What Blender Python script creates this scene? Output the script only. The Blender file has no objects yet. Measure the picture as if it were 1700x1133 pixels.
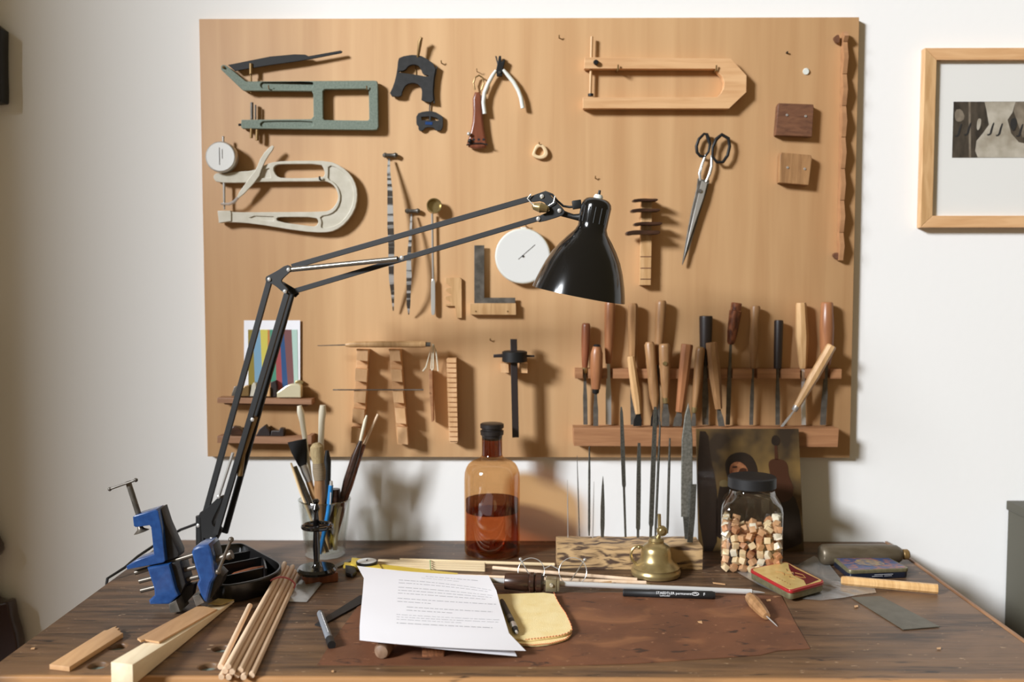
import bpy, bmesh, math, random
from mathutils import Vector as V, Matrix, Quaternion
from math import sin, cos, pi, radians as R
random.seed(7)
sc = bpy.context.scene
COL = sc.collection
# ------------------------------------------------------------ camera, world, light, exposure
F, PIT, YAW = 1616.8, -.06198, -.01004
CAM = V((0, -2.12289, 1.33396))
FW = V((sin(YAW)*cos(PIT), cos(YAW)*cos(PIT), sin(PIT)))
RT = V((cos(YAW), -sin(YAW), 0)); UP = RT.cross(FW)
cd = bpy.data.cameras.new('camera'); co = bpy.data.objects.new('camera', cd); COL.objects.link(co)
co.location = CAM; co.rotation_euler = (pi/2+PIT, 0, -YAW)
cd.sensor_width = 36; cd.lens = 36*F/1700; cd.clip_start = .02
cd.dof.use_dof = True; cd.dof.focus_distance = 1.72; cd.dof.aperture_fstop = 2.8
sc.camera = co
w = bpy.data.worlds.new('world'); sc.world = w; w.use_nodes = True
w.node_tree.nodes['Background'].inputs[0].default_value = (1, .79, .46, 1)
w.node_tree.nodes['Background'].inputs[1].default_value = .22
def area(name, loc, target, sx, sy, power, col):
    l = bpy.data.lights.new(name, 'AREA'); l.shape = 'RECTANGLE'; l.size = sx; l.size_y = sy; l.energy = power; l.color = col
    o = bpy.data.objects.new(name, l); COL.objects.link(o); o.location = loc
    o.rotation_euler = (V(target)-V(loc)).to_track_quat('-Z', 'Y').to_euler(); return o
area('daylight_window', (-8.8, -8, 6.4), (0, 0, 1.2), 1.7, 2.1, 2200, (.945, .985, 1.04))
area('daylight_sky', (-9.9, -6.5, 6.2), (0, 0, 1.2), 2.8, 1.8, 740, (.945, .985, 1.04))
sc.view_settings.view_transform = 'Standard'; sc.view_settings.look = 'None'
sc.view_settings.exposure = 0; sc.view_settings.gamma = 1; sc.view_settings.use_curve_mapping = False
# ------------------------------------------------------------ planes and mesh builder
class Pl:
    def __init__(s, o, u, v):
        s.o, s.u, s.v = V(o), V(u).normalized(), V(v).normalized(); s.n = s.u.cross(s.v)
    def hit(s, px, py, off=0):
        d = FW+RT*((px-850)/F)+UP*((566.5-py)/F); o = s.o+s.n*off
        p = CAM+d*((o-CAM).dot(s.n)/d.dot(s.n)); return p
    def ab(s, px, py, off=0):
        p = s.hit(px, py, off)-s.o; return (p.dot(s.u), p.dot(s.v))
    def W(s, a, b, off=0): return s.o+s.u*a+s.v*b+s.n*off
X, Y, Z = V((1, 0, 0)), V((0, 1, 0)), V((0, 0, 1))
DZ = .76
WALL = Pl((0, 0, 0), X, Z); BRD = Pl((0, -.018, 0), X, Z); DESK = Pl((0, 0, DZ), X, Y)
def vert(y): return Pl((0, y, 0), X, Z)
def D(px, py, h=0): return DESK.hit(px, py, h)
def C(x0, y0, s, *pts): return [(x0+x/s, y0+y/s) for x, y in pts]
def sm(pts, n=2):
    for _ in range(n):
        q = []
        for i in range(len(pts)):
            a, b = pts[i], pts[(i+1) % len(pts)]
            q += [(a[0]*.75+b[0]*.25, a[1]*.75+b[1]*.25), (a[0]*.25+b[0]*.75, a[1]*.25+b[1]*.75)]
        pts = q
    return pts
def ell(cx, cy, rx, ry=None, n=24): return [(cx+rx*cos(2*pi*i/n), cy+(ry or rx)*sin(2*pi*i/n)) for i in range(n)]
def rect(x0, y0, x1, y1): return [(x0, y0), (x1, y0), (x1, y1), (x0, y1)]
class MB:
    def __init__(s): s.v = []; s.f = []; s.m = []; s.flat = set()
    def add(s, vs, fs, mi=0):
        b = len(s.v); s.v += [V(p) for p in vs]
        for f in fs: s.f.append([b+i for i in f]); s.m.append(mi)
        return s
    def plate(s, pl, loops, off, th, bev=0, mi=0, px=True, res=1):
        # outline traced on the plane at height off, with real thickness th behind it
        if not isinstance(loops[0], list): loops = [loops]
        cu = bpy.data.curves.new('t', 'CURVE'); cu.dimensions = '2D'; cu.fill_mode = 'BOTH'
        for lp in loops:
            P = [pl.ab(x, y, off) for x, y in lp] if px else lp
            sp = cu.splines.new('POLY'); sp.points.add(len(P)-1); sp.use_cyclic_u = True
            for i, (a, b) in enumerate(P): sp.points[i].co = (a, b, 0, 1)
        cu.extrude = max(th/2-bev, 1e-5); cu.bevel_depth = bev; cu.bevel_resolution = res; cu.offset = -bev
        o = bpy.data.objects.new('t', cu); me = bpy.data.meshes.new_from_object(o)
        vs = [pl.W(q.co.x, q.co.y, off-th/2+q.co.z) for q in me.vertices]
        n0 = len(s.f); s.add(vs, [list(p.vertices) for p in me.polygons], mi)
        for k_, p in enumerate(me.polygons):
            if abs(p.normal.z) > .995: s.flat.add(n0+k_)
        bpy.data.objects.remove(o); bpy.data.curves.remove(cu); bpy.data.meshes.remove(me); return s
    def box(s, c, size, rot=None, mi=0):
        c = V(c); hx, hy, hz = [q/2 for q in size]; M = rot or Matrix.Identity(3)
        vs = [c+M @ V((x*hx, y*hy, z*hz)) for x in (-1, 1) for y in (-1, 1) for z in (-1, 1)]
        return s.add(vs, [(0, 1, 3, 2), (4, 6, 7, 5), (0, 4, 5, 1), (2, 3, 7, 6), (0, 2, 6, 4), (1, 5, 7, 3)], mi)
    def loft(s, rings, mi=0, caps=True, closed=False):
        n = len(rings[0]); vs = [p for r in rings for p in r]; fs = []
        k = len(rings)
        for i in range(k if closed else k-1):
            for j in range(n):
                a = i*n+j; b = i*n+(j+1) % n; c = ((i+1) % k)*n
                fs.append((a, b, c+(j+1) % n, c+j))
        if caps and not closed: fs += [tuple(range(n))[::-1], tuple(range((k-1)*n, k*n))]
        return s.add(vs, fs, mi)
    def tube(s, pts, r, n=10, closed=False, mi=0, flat=1):
        pts = [V(p) for p in pts]; rs = r if isinstance(r, (list, tuple)) else [r]*len(pts)
        rings = []; k = len(pts); ref = None
        for i, p in enumerate(pts):
            if closed: t = pts[(i+1) % k]-pts[i-1]
            else: t = pts[min(i+1, k-1)]-pts[max(i-1, 0)]
            if t.length < 1e-9: t = V((0, 0, 1))
            t.normalize()
            if ref is None: ref = t.cross(V((0, 1, .01)) if abs(t.y) < .9 else X)
            ref = ref-t*ref.dot(t); ref.normalize(); b = t.cross(ref)
            rings.append([p+(ref*cos(2*pi*j/n)*rs[i]+b*sin(2*pi*j/n)*rs[i]*flat) for j in range(n)])
        return s.loft(rings, mi, closed=closed)
    def lathe(s, A, B, prof, n=24, mi=0, ph=0, caps=True):
        A, B = V(A), V(B); ax = B-A; L = ax.length; t = ax/L
        u = t.cross(Y if abs(t.y) < .9 else X).normalized(); b = t.cross(u)
        rings = [[A+ax*h+(u*cos(2*pi*j/n+ph)+b*sin(2*pi*j/n+ph))*r for j in range(n)] for h, r in prof]
        return s.loft(rings, mi, caps=caps)
    def prism(s, poly, ext, mi=0):
        n = len(poly); e = V(ext); vs = [V(p) for p in poly]+[V(p)+e for p in poly]
        fs = [tuple(range(n)), tuple(range(2*n-1, n-1, -1))]+[(i, i+n, (i+1) % n+n, (i+1) % n) for i in range(n)]
        return s.add(vs, fs, mi)
    def ball(s, c, r, n=14, mi=0, sc_=(1, 1, 1)):
        c = V(c); rings = []
        for i in range(1, n//2+1):
            a = pi*i/(n//2+1)-pi/2
            rings.append([c+V((r*cos(a)*cos(2*pi*j/n)*sc_[0], r*cos(a)*sin(2*pi*j/n)*sc_[1], r*sin(a)*sc_[2])) for j in range(n)])
        return s.loft(rings, mi)
    def build(s, name, mat, parent=None, bev=0, ang=35, origin=None, solid=0):
        if origin is None:
            if parent: origin = V(parent['_o'])
            else:
                xs, ys, zs = zip(*[tuple(q) for q in s.v]); origin = V(((min(xs)+max(xs))/2, (min(ys)+max(ys))/2, min(zs)))
        me = bpy.data.meshes.new(name); me.from_pydata([q-origin for q in s.v], [], s.f)
        me.polygons.foreach_set('material_index', s.m)
        for m in (mat if isinstance(mat, (list, tuple)) else [mat]): me.materials.append(m)
        me.polygons.foreach_set('use_smooth', [i not in s.flat for i in range(len(me.polygons))])
        bm = bmesh.new(); bm.from_mesh(me)
        bmesh.ops.remove_doubles(bm, verts=bm.verts, dist=1e-6)
        if bev:
            es = [e for e in bm.edges if len(e.link_faces) == 2 and e.calc_face_angle(0) > .6]
            bmesh.ops.bevel(bm, geom=es, offset=bev, segments=2, profile=.5, affect='EDGES', clamp_overlap=True)
        bmesh.ops.recalc_face_normals(bm, faces=bm.faces); bm.to_mesh(me); bm.free()
        sm_ = [p.use_smooth for p in me.polygons]
        me.set_sharp_from_angle(angle=R(ang)); me.polygons.foreach_set('use_smooth', sm_)
        o = bpy.data.objects.new(name, me); COL.objects.link(o)
        if parent: o.parent = parent; o['_o'] = list(V(parent['_o']))
        else: o.location = origin; o['_o'] = list(origin)
        return o
def tag(o, label, cat, group=None, kind=None):
    o['label'] = label; o['category'] = cat
    if group: o['group'] = group
    if kind: o['kind'] = kind
    return o
def thing(name, label, cat, loc, group=None):
    o = bpy.data.objects.new(name, None); COL.objects.link(o); o.location = loc; o['_o'] = list(loc); o.empty_display_size = .02
    return tag(o, label, cat, group)
def struct(o): o['kind'] = 'structure'; return o
# ------------------------------------------------------------ materials
def s2l(c): return tuple(((x/255)/12.92 if x/255 <= .04045 else ((x/255+.055)/1.055)**2.4) for x in c)
def mat(name, c, rough=.5, metal=0, c2=None, sc_=(20, 20, 20), detail=4, lo=.35, hi=.65, bump=0, bsc=None, coat=0, dist=0, spec=.5):
    m = bpy.data.materials.new(name); m.use_nodes = True; N = m.node_tree.nodes; L = m.node_tree.links
    b = N['Principled BSDF']; c = s2l(c)
    b.inputs['Base Color'].default_value = (*c, 1); b.inputs['Roughness'].default_value = rough
    b.inputs['Metallic'].default_value = metal; b.inputs['Coat Weight'].default_value = coat; b.inputs['Specular IOR Level'].default_value = spec
    if c2 or bump:
        tc = N.new('ShaderNodeTexCoord'); mp = N.new('ShaderNodeMapping'); L.new(tc.outputs['Object'], mp.inputs[0])
        mp.inputs['Scale'].default_value = sc_; nz = N.new('ShaderNodeTexNoise'); nz.inputs['Scale'].default_value = 1
        nz.inputs['Detail'].default_value = detail; nz.inputs['Distortion'].default_value = dist; L.new(mp.outputs[0], nz.inputs['Vector'])
        if c2:
            cr = N.new('ShaderNodeValToRGB'); cr.color_ramp.elements[0].position = lo; cr.color_ramp.elements[1].position = hi
            cr.color_ramp.elements[0].color = (*c, 1); cr.color_ramp.elements[1].color = (*s2l(c2), 1)
            L.new(nz.outputs['Fac'], cr.inputs[0]); L.new(cr.outputs[0], b.inputs['Base Color'])
        if bump:
            bp = N.new('ShaderNodeBump'); bp.inputs['Strength'].default_value = bump; bp.inputs['Distance'].default_value = .001
            if bsc:
                m2 = N.new('ShaderNodeMapping'); m2.inputs['Scale'].default_value = bsc; L.new(tc.outputs['Object'], m2.inputs[0])
                n2 = N.new('ShaderNodeTexNoise'); n2.inputs['Scale'].default_value = 1; n2.inputs['Detail'].default_value = 5
                L.new(m2.outputs[0], n2.inputs['Vector']); L.new(n2.outputs['Fac'], bp.inputs['Height'])
            else: L.new(nz.outputs['Fac'], bp.inputs['Height'])
            L.new(bp.outputs[0], b.inputs['Normal'])
    return m
def glass(name, tint, gloss=.12, rough=.03, dens=1.0, edge=.5):
    # thin clear material: what passes through is tinted, what reflects grows at grazing angles
    m = bpy.data.materials.new(name); m.use_nodes = True; N = m.node_tree.nodes; L = m.node_tree.links
    N.remove(N['Principled BSDF']); out = N['Material Output']
    t = N.new('ShaderNodeBsdfTransparent'); t.inputs[0].default_value = (*tint, 1)
    g = N.new('ShaderNodeBsdfGlossy'); g.inputs['Roughness'].default_value = rough; g.inputs['Color'].default_value = (.9, .9, .9, 1)
    lw = N.new('ShaderNodeLayerWeight'); lw.inputs[0].default_value = .35
    mr = N.new('ShaderNodeMapRange'); mr.inputs[3].default_value = gloss*.4; mr.inputs[4].default_value = edge
    L.new(lw.outputs['Facing'], mr.inputs[0])
    mx = N.new('ShaderNodeMixShader'); L.new(mr.outputs[0], mx.inputs[0]); L.new(t.outputs[0], mx.inputs[1]); L.new(g.outputs[0], mx.inputs[2])
    if dens < 1:
        d = N.new('ShaderNodeBsdfDiffuse'); d.inputs[0].default_value = (.6, .6, .58, 1)
        m2 = N.new('ShaderNodeMixShader'); m2.inputs[0].default_value = 1-dens
        L.new(mx.outputs[0], m2.inputs[1]); L.new(d.outputs[0], m2.inputs[2]); mx = m2
    L.new(mx.outputs[0], out.inputs[0]); return m
G = {}
G['wall'] = mat('plaster_white', (240, 239, 236), .9, bump=.25, sc_=(60, 60, 60))
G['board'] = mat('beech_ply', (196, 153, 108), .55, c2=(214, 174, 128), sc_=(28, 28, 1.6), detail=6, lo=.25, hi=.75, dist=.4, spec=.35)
def end_tone(m):  # multiplies the board colour darker towards its left and right ends
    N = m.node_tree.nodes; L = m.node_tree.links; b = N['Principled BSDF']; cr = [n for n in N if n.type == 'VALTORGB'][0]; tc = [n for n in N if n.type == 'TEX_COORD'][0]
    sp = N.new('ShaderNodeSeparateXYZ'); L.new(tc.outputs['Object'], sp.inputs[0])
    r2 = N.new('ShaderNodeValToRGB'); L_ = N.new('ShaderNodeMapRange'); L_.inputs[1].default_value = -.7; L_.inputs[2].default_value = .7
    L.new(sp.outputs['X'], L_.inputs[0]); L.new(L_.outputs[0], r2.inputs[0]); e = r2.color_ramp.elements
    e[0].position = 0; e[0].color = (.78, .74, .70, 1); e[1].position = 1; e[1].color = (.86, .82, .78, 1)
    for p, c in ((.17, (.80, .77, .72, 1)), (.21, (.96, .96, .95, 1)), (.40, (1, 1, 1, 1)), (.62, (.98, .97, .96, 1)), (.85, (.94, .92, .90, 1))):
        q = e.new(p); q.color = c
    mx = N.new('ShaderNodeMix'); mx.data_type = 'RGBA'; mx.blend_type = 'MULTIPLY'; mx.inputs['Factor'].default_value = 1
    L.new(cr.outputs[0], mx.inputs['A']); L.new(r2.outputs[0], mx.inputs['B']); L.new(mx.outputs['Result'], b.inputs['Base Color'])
end_tone(G['board'])
G['ply'] = mat('ply_edge', (190, 150, 105), .7)
def wood(name, a, b, sc_=(90, 90, 12), rough=.5, **k): return mat(name, a, rough, c2=b, sc_=sc_, detail=5, dist=.6, **k)
G['stripw'] = wood('strip_wood', (160, 116, 80), (178, 132, 92), (8, 60, 40))
G['rail'] = wood('rail_wood', (150, 104, 70), (172, 124, 86), (8, 90, 120))
G['shelf'] = wood('shelf_wood', (140, 100, 72), (160, 118, 88), (10, 90, 100))
G['pale'] = wood('pale_wood', (226, 196, 150), (238, 212, 170), (60, 60, 8))
G['birch'] = wood('birch_x', (208, 160, 112), (224, 180, 132), (8, 60, 90))
G['blk_wood'] = wood('block_wood', (206, 160, 112), (224, 180, 134), (60, 60, 20))
G['pear'] = wood('pear', (142, 92, 60), (166, 112, 74), rough=.35)
G['red'] = wood('red_wood', (120, 68, 44), (150, 92, 62), rough=.35)
G['tan'] = wood('tan_wood', (142, 104, 68), (172, 130, 88), rough=.4)
G['light'] = wood('light_wood', (190, 148, 100), (212, 172, 124), rough=.4)
G['mottle'] = wood('mottled', (76, 40, 26), (140, 84, 54), (120, 120, 60), rough=.35)
G['brown'] = wood('brown_block', (98, 64, 46), (122, 82, 58), (40, 40, 120))
G['walnut'] = wood('walnut', (44, 28, 21), (74, 48, 35), (20, 120, 120), rough=.3)
G['ebony'] = mat('ebony', (42, 33, 31), .45)
G['black'] = mat('black_metal', (26, 26, 26), .5, spec=.35)
G['lampblack'] = mat('lamp_enamel', (15, 14, 14), .14, coat=.15)
G['arm'] = mat('lamp_arm', (36, 36, 36), .5, spec=.35)
G['rub'] = mat('black_plastic', (26, 26, 27), .5)
G['tray'] = mat('tray_plastic', (24, 23, 23), .28)
G['steel'] = mat('steel', (200, 198, 194), .3, metal=.65)
G['chrome'] = mat('chrome', (230, 230, 227), .2, metal=.6)
G['dsteel'] = mat('dark_steel', (118, 112, 104), .42, metal=.4, c2=(86, 82, 75), sc_=(60, 60, 60))
G['file'] = mat('file_steel', (96, 95, 88), .38, metal=.45, c2=(70, 69, 63), sc_=(300, 300, 300))
G['brass'] = mat('brass', (186, 166, 118), .3, metal=.75, c2=(156, 136, 92), sc_=(30, 30, 30))
G['obrass'] = mat('old_brass', (140, 112, 70), .4, metal=.5)
G['green'] = mat('green_cast', (106, 119, 106), .65, c2=(124, 136, 122), sc_=(250, 250, 250), bump=.5)
G['cream'] = mat('cream_cast', (196, 190, 172), .45, c2=(206, 200, 184), sc_=(60, 60, 60))
G['dial'] = mat('dial_face', (226, 226, 222), .3)
G['ink'] = mat('ink', (40, 40, 42), .6)
G['blackwood'] = mat('black_template', (36, 36, 36), .7, c2=(46, 46, 46), sc_=(90, 90, 90))
G['tail'] = wood('tail_wood', (118, 66, 46), (140, 82, 58), (90, 90, 12), rough=.3)
G['white'] = mat('white_plastic', (226, 228, 220), .4)
G['bone'] = mat('bone', (224, 214, 190), .4)
G['paper'] = mat('paper', (243, 243, 248), .8)
G['grey_ink'] = mat('grey_ink', (176, 176, 182), .8)
G['cloth'] = mat('yellow_cloth', (238, 214, 150), .95, c2=(244, 224, 168), sc_=(40, 40, 40), bump=.6, bsc=(700, 700, 700))
G['stitch'] = mat('orange_thread', (206, 120, 76), .8)
G['blue'] = mat('blue_paint', (26, 62, 116), .3, c2=(36, 76, 132), sc_=(90, 90, 90), coat=.4)
G['viseblk'] = mat('cast_black', (28, 27, 27), .45, bump=.4, sc_=(200, 200, 200))
G['pink'] = mat('pink_rubber', (216, 120, 130), .6)
G['dowel'] = wood('dowel_wood', (220, 188, 154), (234, 206, 176), (40, 8, 40))
G['basswood'] = wood('stick_wood', (226, 200, 156), (238, 216, 176), (8, 60, 60))
G['wedge'] = wood('spruce_wedge', (232, 212, 176), (242, 224, 190), (80, 8, 80))
G['slat'] = wood('cedar_slat', (196, 152, 108), (210, 168, 122), (60, 8, 60))
G['mat'] = mat('brown_mat', (120, 76, 50), .6, c2=(98, 62, 41), sc_=(9, 9, 9), detail=8, bump=.3, bsc=(120, 120, 120))
G['cabinet'] = mat('olive_paint', (74, 71, 58), .6)
G['stopper'] = mat('black_rubber', (34, 29, 27), .4)
G['spirit'] = mat('dark_violin', (44, 20, 16), .3, coat=.5)
G['bluep'] = mat('blue_pencil', (36, 124, 190), .4)
G['bristle'] = mat('black_bristle', (20, 19, 19), .8, bump=1, sc_=(900, 900, 30))
G['hair'] = mat('pale_bristle', (178, 158, 116), .8, c2=(150, 128, 90), sc_=(600, 600, 20), bump=1)
G['yellow'] = mat('yellow_plastic', (220, 190, 70), .5)
G['cork'] = mat('cork', (150, 98, 62), .9, c2=(112, 70, 42), sc_=(300, 300, 300))
G['plug'] = mat('grey_plug', (120, 130, 122), .7); G['wplug'] = mat('pale_plug', (206, 208, 198), .5)
G['tin_red'] = mat('tin_red', (160, 40, 42), .3, coat=.3)
G['tin_gold'] = mat('tin_gold', (214, 180, 110), .35, metal=.3, c2=(226, 198, 132), sc_=(50, 50, 50))
G['tin_side'] = mat('tin_side', (118, 112, 84), .4, metal=.5, c2=(136, 130, 100), sc_=(100, 100, 100))
G['tin_dark'] = mat('tin_maroon', (100, 30, 34), .3)
G['tin_navy'] = mat('tin_navy', (24, 30, 44), .3)
G['tin_art'] = mat('tin_lid_art', (58, 78, 118), .35, c2=(150, 100, 90), sc_=(45, 60, 45), lo=.45, hi=.62, dist=1.5)
G['bag'] = glass('plastic_film', (.93, .93, .93), .3, .25, .78, .5)
G['baggrey'] = glass('grey_plastic_film', (.75, .77, .8), .3, .25, .6, .5)
G['flask'] = mat('flask_metal', (92, 81, 64), .4, metal=.4, c2=(106, 95, 78), sc_=(30, 90, 90))
G['sheet'] = mat('grey_sheet', (90, 86, 74), .5, metal=.2, c2=(102, 98, 86), sc_=(40, 40, 40))
G['stick'] = wood('flame_stick', (194, 150, 96), (216, 176, 122), (160, 12, 12), rough=.35)
G['amber'] = glass('amber_glass', (.82, .60, .38), .16, .06, 1, .22)
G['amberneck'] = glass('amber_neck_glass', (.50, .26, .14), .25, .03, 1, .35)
G['liquid'] = glass('liquid', (.76, .48, .37), .0, .1, 1, .0)
G['clear'] = glass('clear_glass', (.93, .94, .92), .2, .03, 1, .55)
G['lens'] = glass('lens_glass', (.97, .97, .97), .1, .02, 1, .35); G['pane'] = glass('picture_glass', (.99, .99, .99), .03, .02, 1, .12)
# spalted log: banded warm and dark
G['spalt'] = mat('spalted_wood', (198, 164, 118), .6, c2=(84, 64, 50), sc_=(9, 20, 42), detail=10, lo=.46, hi=.60, dist=3.0, bump=.6)
G['spalttop'] = mat('spalted_top', (172, 130, 98), .7, c2=(150, 108, 80), sc_=(20, 60, 40))
# desk: dark worn hardwood
def desk_mat():
    m = mat('desk_wood', (54, 40, 30), .45, c2=(112, 84, 60), sc_=(6.0, 55, 40), detail=12, lo=.32, hi=.68, dist=.9, bump=.7, bsc=(20, 260, 100))
    N = m.node_tree.nodes; L = m.node_tree.links; b = N['Principled BSDF']; cr = [n for n in N if n.type == 'VALTORGB'][0]
    tc = [n for n in N if n.type == 'TEX_COORD'][0]
    # worn bare wood towards the front edge, broken up by noise
    sp = N.new('ShaderNodeSeparateXYZ'); L.new(tc.outputs['Object'], sp.inputs[0])
    mr = N.new('ShaderNodeMapRange'); mr.inputs[1].default_value = -.20; mr.inputs[2].default_value = -.375; L.new(sp.outputs['Y'], mr.inputs[0])
    mp = N.new('ShaderNodeMapping'); mp.inputs['Scale'].default_value = (4, 40, 4); L.new(tc.outputs['Object'], mp.inputs[0])
    nz = N.new('ShaderNodeTexNoise'); nz.inputs['Scale'].default_value = 1; nz.inputs['Detail'].default_value = 8; L.new(mp.outputs[0], nz.inputs['Vector'])
    ad = N.new('ShaderNodeMath'); ad.operation = 'MULTIPLY_ADD'; L.new(nz.outputs['Fac'], ad.inputs[0]); ad.inputs[1].default_value = 2.2; ad.inputs[2].default_value = -.75
    mu = N.new('ShaderNodeMath'); mu.operation = 'MULTIPLY'; mu.use_clamp = True; L.new(ad.outputs[0], mu.inputs[0]); L.new(mr.outputs[0], mu.inputs[1])
    mx = N.new('ShaderNodeMix'); mx.data_type = 'RGBA'; L.new(mu.outputs[0], mx.inputs['Factor']); L.new(cr.outputs[0], mx.inputs['A'])
    mx.inputs['B'].default_value = (*s2l((150, 112, 72)), 1)
    fr2 = N.new('ShaderNodeMapRange'); fr2.inputs[1].default_value = -.3655; fr2.inputs[2].default_value = -.371; L.new(sp.outputs['Y'], fr2.inputs[0])
    mxe = N.new('ShaderNodeMix'); mxe.data_type = 'RGBA'; L.new(fr2.outputs[0], mxe.inputs['Factor']); L.new(mx.outputs['Result'], mxe.inputs['A'])
    mxe.inputs['B'].default_value = (*s2l((184, 136, 88)), 1); mx = mxe
    # small pale nicks
    m3 = N.new('ShaderNodeMapping'); m3.inputs['Scale'].default_value = (70, 160, 70); L.new(tc.outputs['Object'], m3.inputs[0])
    n3 = N.new('ShaderNodeTexNoise'); n3.inputs['Scale'].default_value = 1; n3.inputs['Detail'].default_value = 2; L.new(m3.outputs[0], n3.inputs['Vector'])
    r3 = N.new('ShaderNodeMapRange'); r3.inputs[1].default_value = .70; r3.inputs[2].default_value = .74; L.new(n3.outputs['Fac'], r3.inputs[0])
    m4 = N.new('ShaderNodeMix'); m4.data_type = 'RGBA'; L.new(r3.outputs[0], m4.inputs['Factor']); L.new(mx.outputs['Result'], m4.inputs['A'])
    m4.inputs['B'].default_value = (*s2l((178, 150, 118)), 1); L.new(m4.outputs['Result'], b.inputs['Base Color']); return m
G['desk'] = desk_mat()
def marks(m, layers):   # scuffs and stains with shapes of their own
    N = m.node_tree.nodes; L = m.node_tree.links; b = N['Principled BSDF']; tc = [n for n in N if n.type == 'TEX_COORD'][0]
    src = b.inputs['Base Color'].links[0].from_socket
    for sc3, lo, hi, col, det in layers:
        mp = N.new('ShaderNodeMapping'); mp.inputs['Scale'].default_value = sc3; mp.inputs['Location'].default_value = (sc3[0]*.37, sc3[1]*.1, 3.1); L.new(tc.outputs['Object'], mp.inputs[0])
        nz = N.new('ShaderNodeTexNoise'); nz.inputs['Scale'].default_value = 1; nz.inputs['Detail'].default_value = det; nz.inputs['Distortion'].default_value = .8; L.new(mp.outputs[0], nz.inputs['Vector'])
        mr = N.new('ShaderNodeMapRange'); mr.inputs[1].default_value = lo; mr.inputs[2].default_value = hi; L.new(nz.outputs['Fac'], mr.inputs[0])
        mx = N.new('ShaderNodeMix'); mx.data_type = 'RGBA'; L.new(mr.outputs[0], mx.inputs['Factor']); L.new(src, mx.inputs['A']); mx.inputs['B'].default_value = (*s2l(col), 1); src = mx.outputs['Result']
    L.new(src, b.inputs['Base Color'])
marks(G['mat'], [((25, 60, 20), .62, .68, (66, 44, 32), 4), ((60, 130, 20), .68, .72, (160, 116, 84), 3), ((8, 14, 8), .58, .70, (138, 92, 60), 6)])
marks(G['desk'], [((12, 90, 20), .62, .70, (44, 33, 26), 8), ((3, 7, 3), .52, .66, (122, 92, 66), 8)])
def one(name, mb, m, label, cat, group=None, **k): return tag(mb.build(name, m, **k), label, cat, group)
def part(name, mb, m, parent, label=None, **k):
    o = mb.build(name, m, parent, **k)
    if label: o['label'] = label
    return o
# ------------------------------------------------------------ the setting
mb = MB().box((.15, .05, 2.3), (5.5, .1, 4.6)); struct(mb.build('wall_back', G['wall']))
mb = MB()
# left wall with the tall window opening the daylight comes through
WX = -2.6
mb.box((-2.0, -.06, 2.3), (1.24, .12, 4.6))   # pier added out of view to shade the wall's left end
for y0, y1, z0, z1 in [(-1.80, 0, 0, 4.6), (-6.0, -4.4, 0, 4.6), (-4.4, -1.75, 0, .7), (-4.4, -1.75, 4.4, 4.6)]:
    mb.box((WX-.05, (y0+y1)/2, (z0+z1)/2), (.1, y1-y0, z1-z0))
struct(mb.build('wall_left', G['wall']))
mb = MB()
for y, z, sy, sz in [(-1.77, 2.55, .04, 3.7), (-4.38, 2.55, .04, 3.7), (-3.075, .72, 2.66, .04), (-3.075, 4.38, 2.66, .04)]:
    mb.box((WX-.06, y, z), (.06, sy, sz))
struct(mb.build('window_1', G['white']))
struct(MB().box((.15, -3.0, -.05), (5.5, 6.2, .1)).build('floor', mat('floor_boards', (126, 96, 70), .5, c2=(108, 80, 58), sc_=(3, 30, 3))))
struct(MB().box((.15, -.008, .05), (5.4, .015, .1)).build('baseboard_back', G['white']))
# desk with round dog holes
XL, XR, YD = -.788, .798, .75
desk = thing('workbench', 'long dark worn wooden workbench against the white wall', 'desk', ((XL+XR)/2, -YD/2, 0))
holes = [(195, 1074), (162, 1105), (368, 1077), (346, 1107)]
hl = []
for q in holes:
    c = DESK.ab(*q); hl.append([(c[0]+.0135*cos(2*pi*i/24), c[1]+.0135*sin(2*pi*i/24)) for i in range(24)])
outer = [(XL, -YD), (XR, -YD), (XR, -.001), (XL, -.001)]
part('desktop', MB().plate(DESK, [outer]+hl, 0, .034, .003, px=False), G['desk'], desk)
for h in hl:
    cx = sum(p[0] for p in h)/24; cy = sum(p[1] for p in h)/24
    part('hole_plug', MB().lathe((cx, cy, DZ-.03), (cx, cy, DZ-.008), [(0, .0133), (1, .0133)]), G['plug'], desk, 'grey disc sunk in a round bench hole')
ap = MB()
ap.box((0.005, -YD+.03, DZ-.084), (1.5, .025, .1)); ap.box((.005, -.03, DZ-.084), (1.5, .025, .1))
part('apron', ap, G['desk'], desk)
for x in (XL+.05, XR-.05):
    for y in (-.05, -YD+.05): part('leg', MB().box((x, y, (DZ-.034)/2), (.06, .06, DZ-.034)), G['desk'], desk, bev=.002)
part('edge_strip', MB().box((XR+.0035, -YD/2-.002, DZ-.015), (.006, YD-.006, .034)), wood('edge_w', (120, 86, 60), (150, 112, 80), (60, 8, 60)), desk, bev=.001, label='lighter brown strip along the right edge')
one('veneer_mat', MB().plate(DESK, C(0, 0, 1, (527, 1104), (546, 1073), (596, 1004), (640, 986), (900, 984), (1180, 985), (1297, 989), (1320, 1034), (1345, 1077), (1290, 1081), (1262, 1088), (1200, 1092), (1050, 1102), (900, 1106), (700, 1105)), .0012, .001), G['mat'], 'thin reddish-brown stained mat lying on the desk under the letter and cloth', 'mat')
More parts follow.
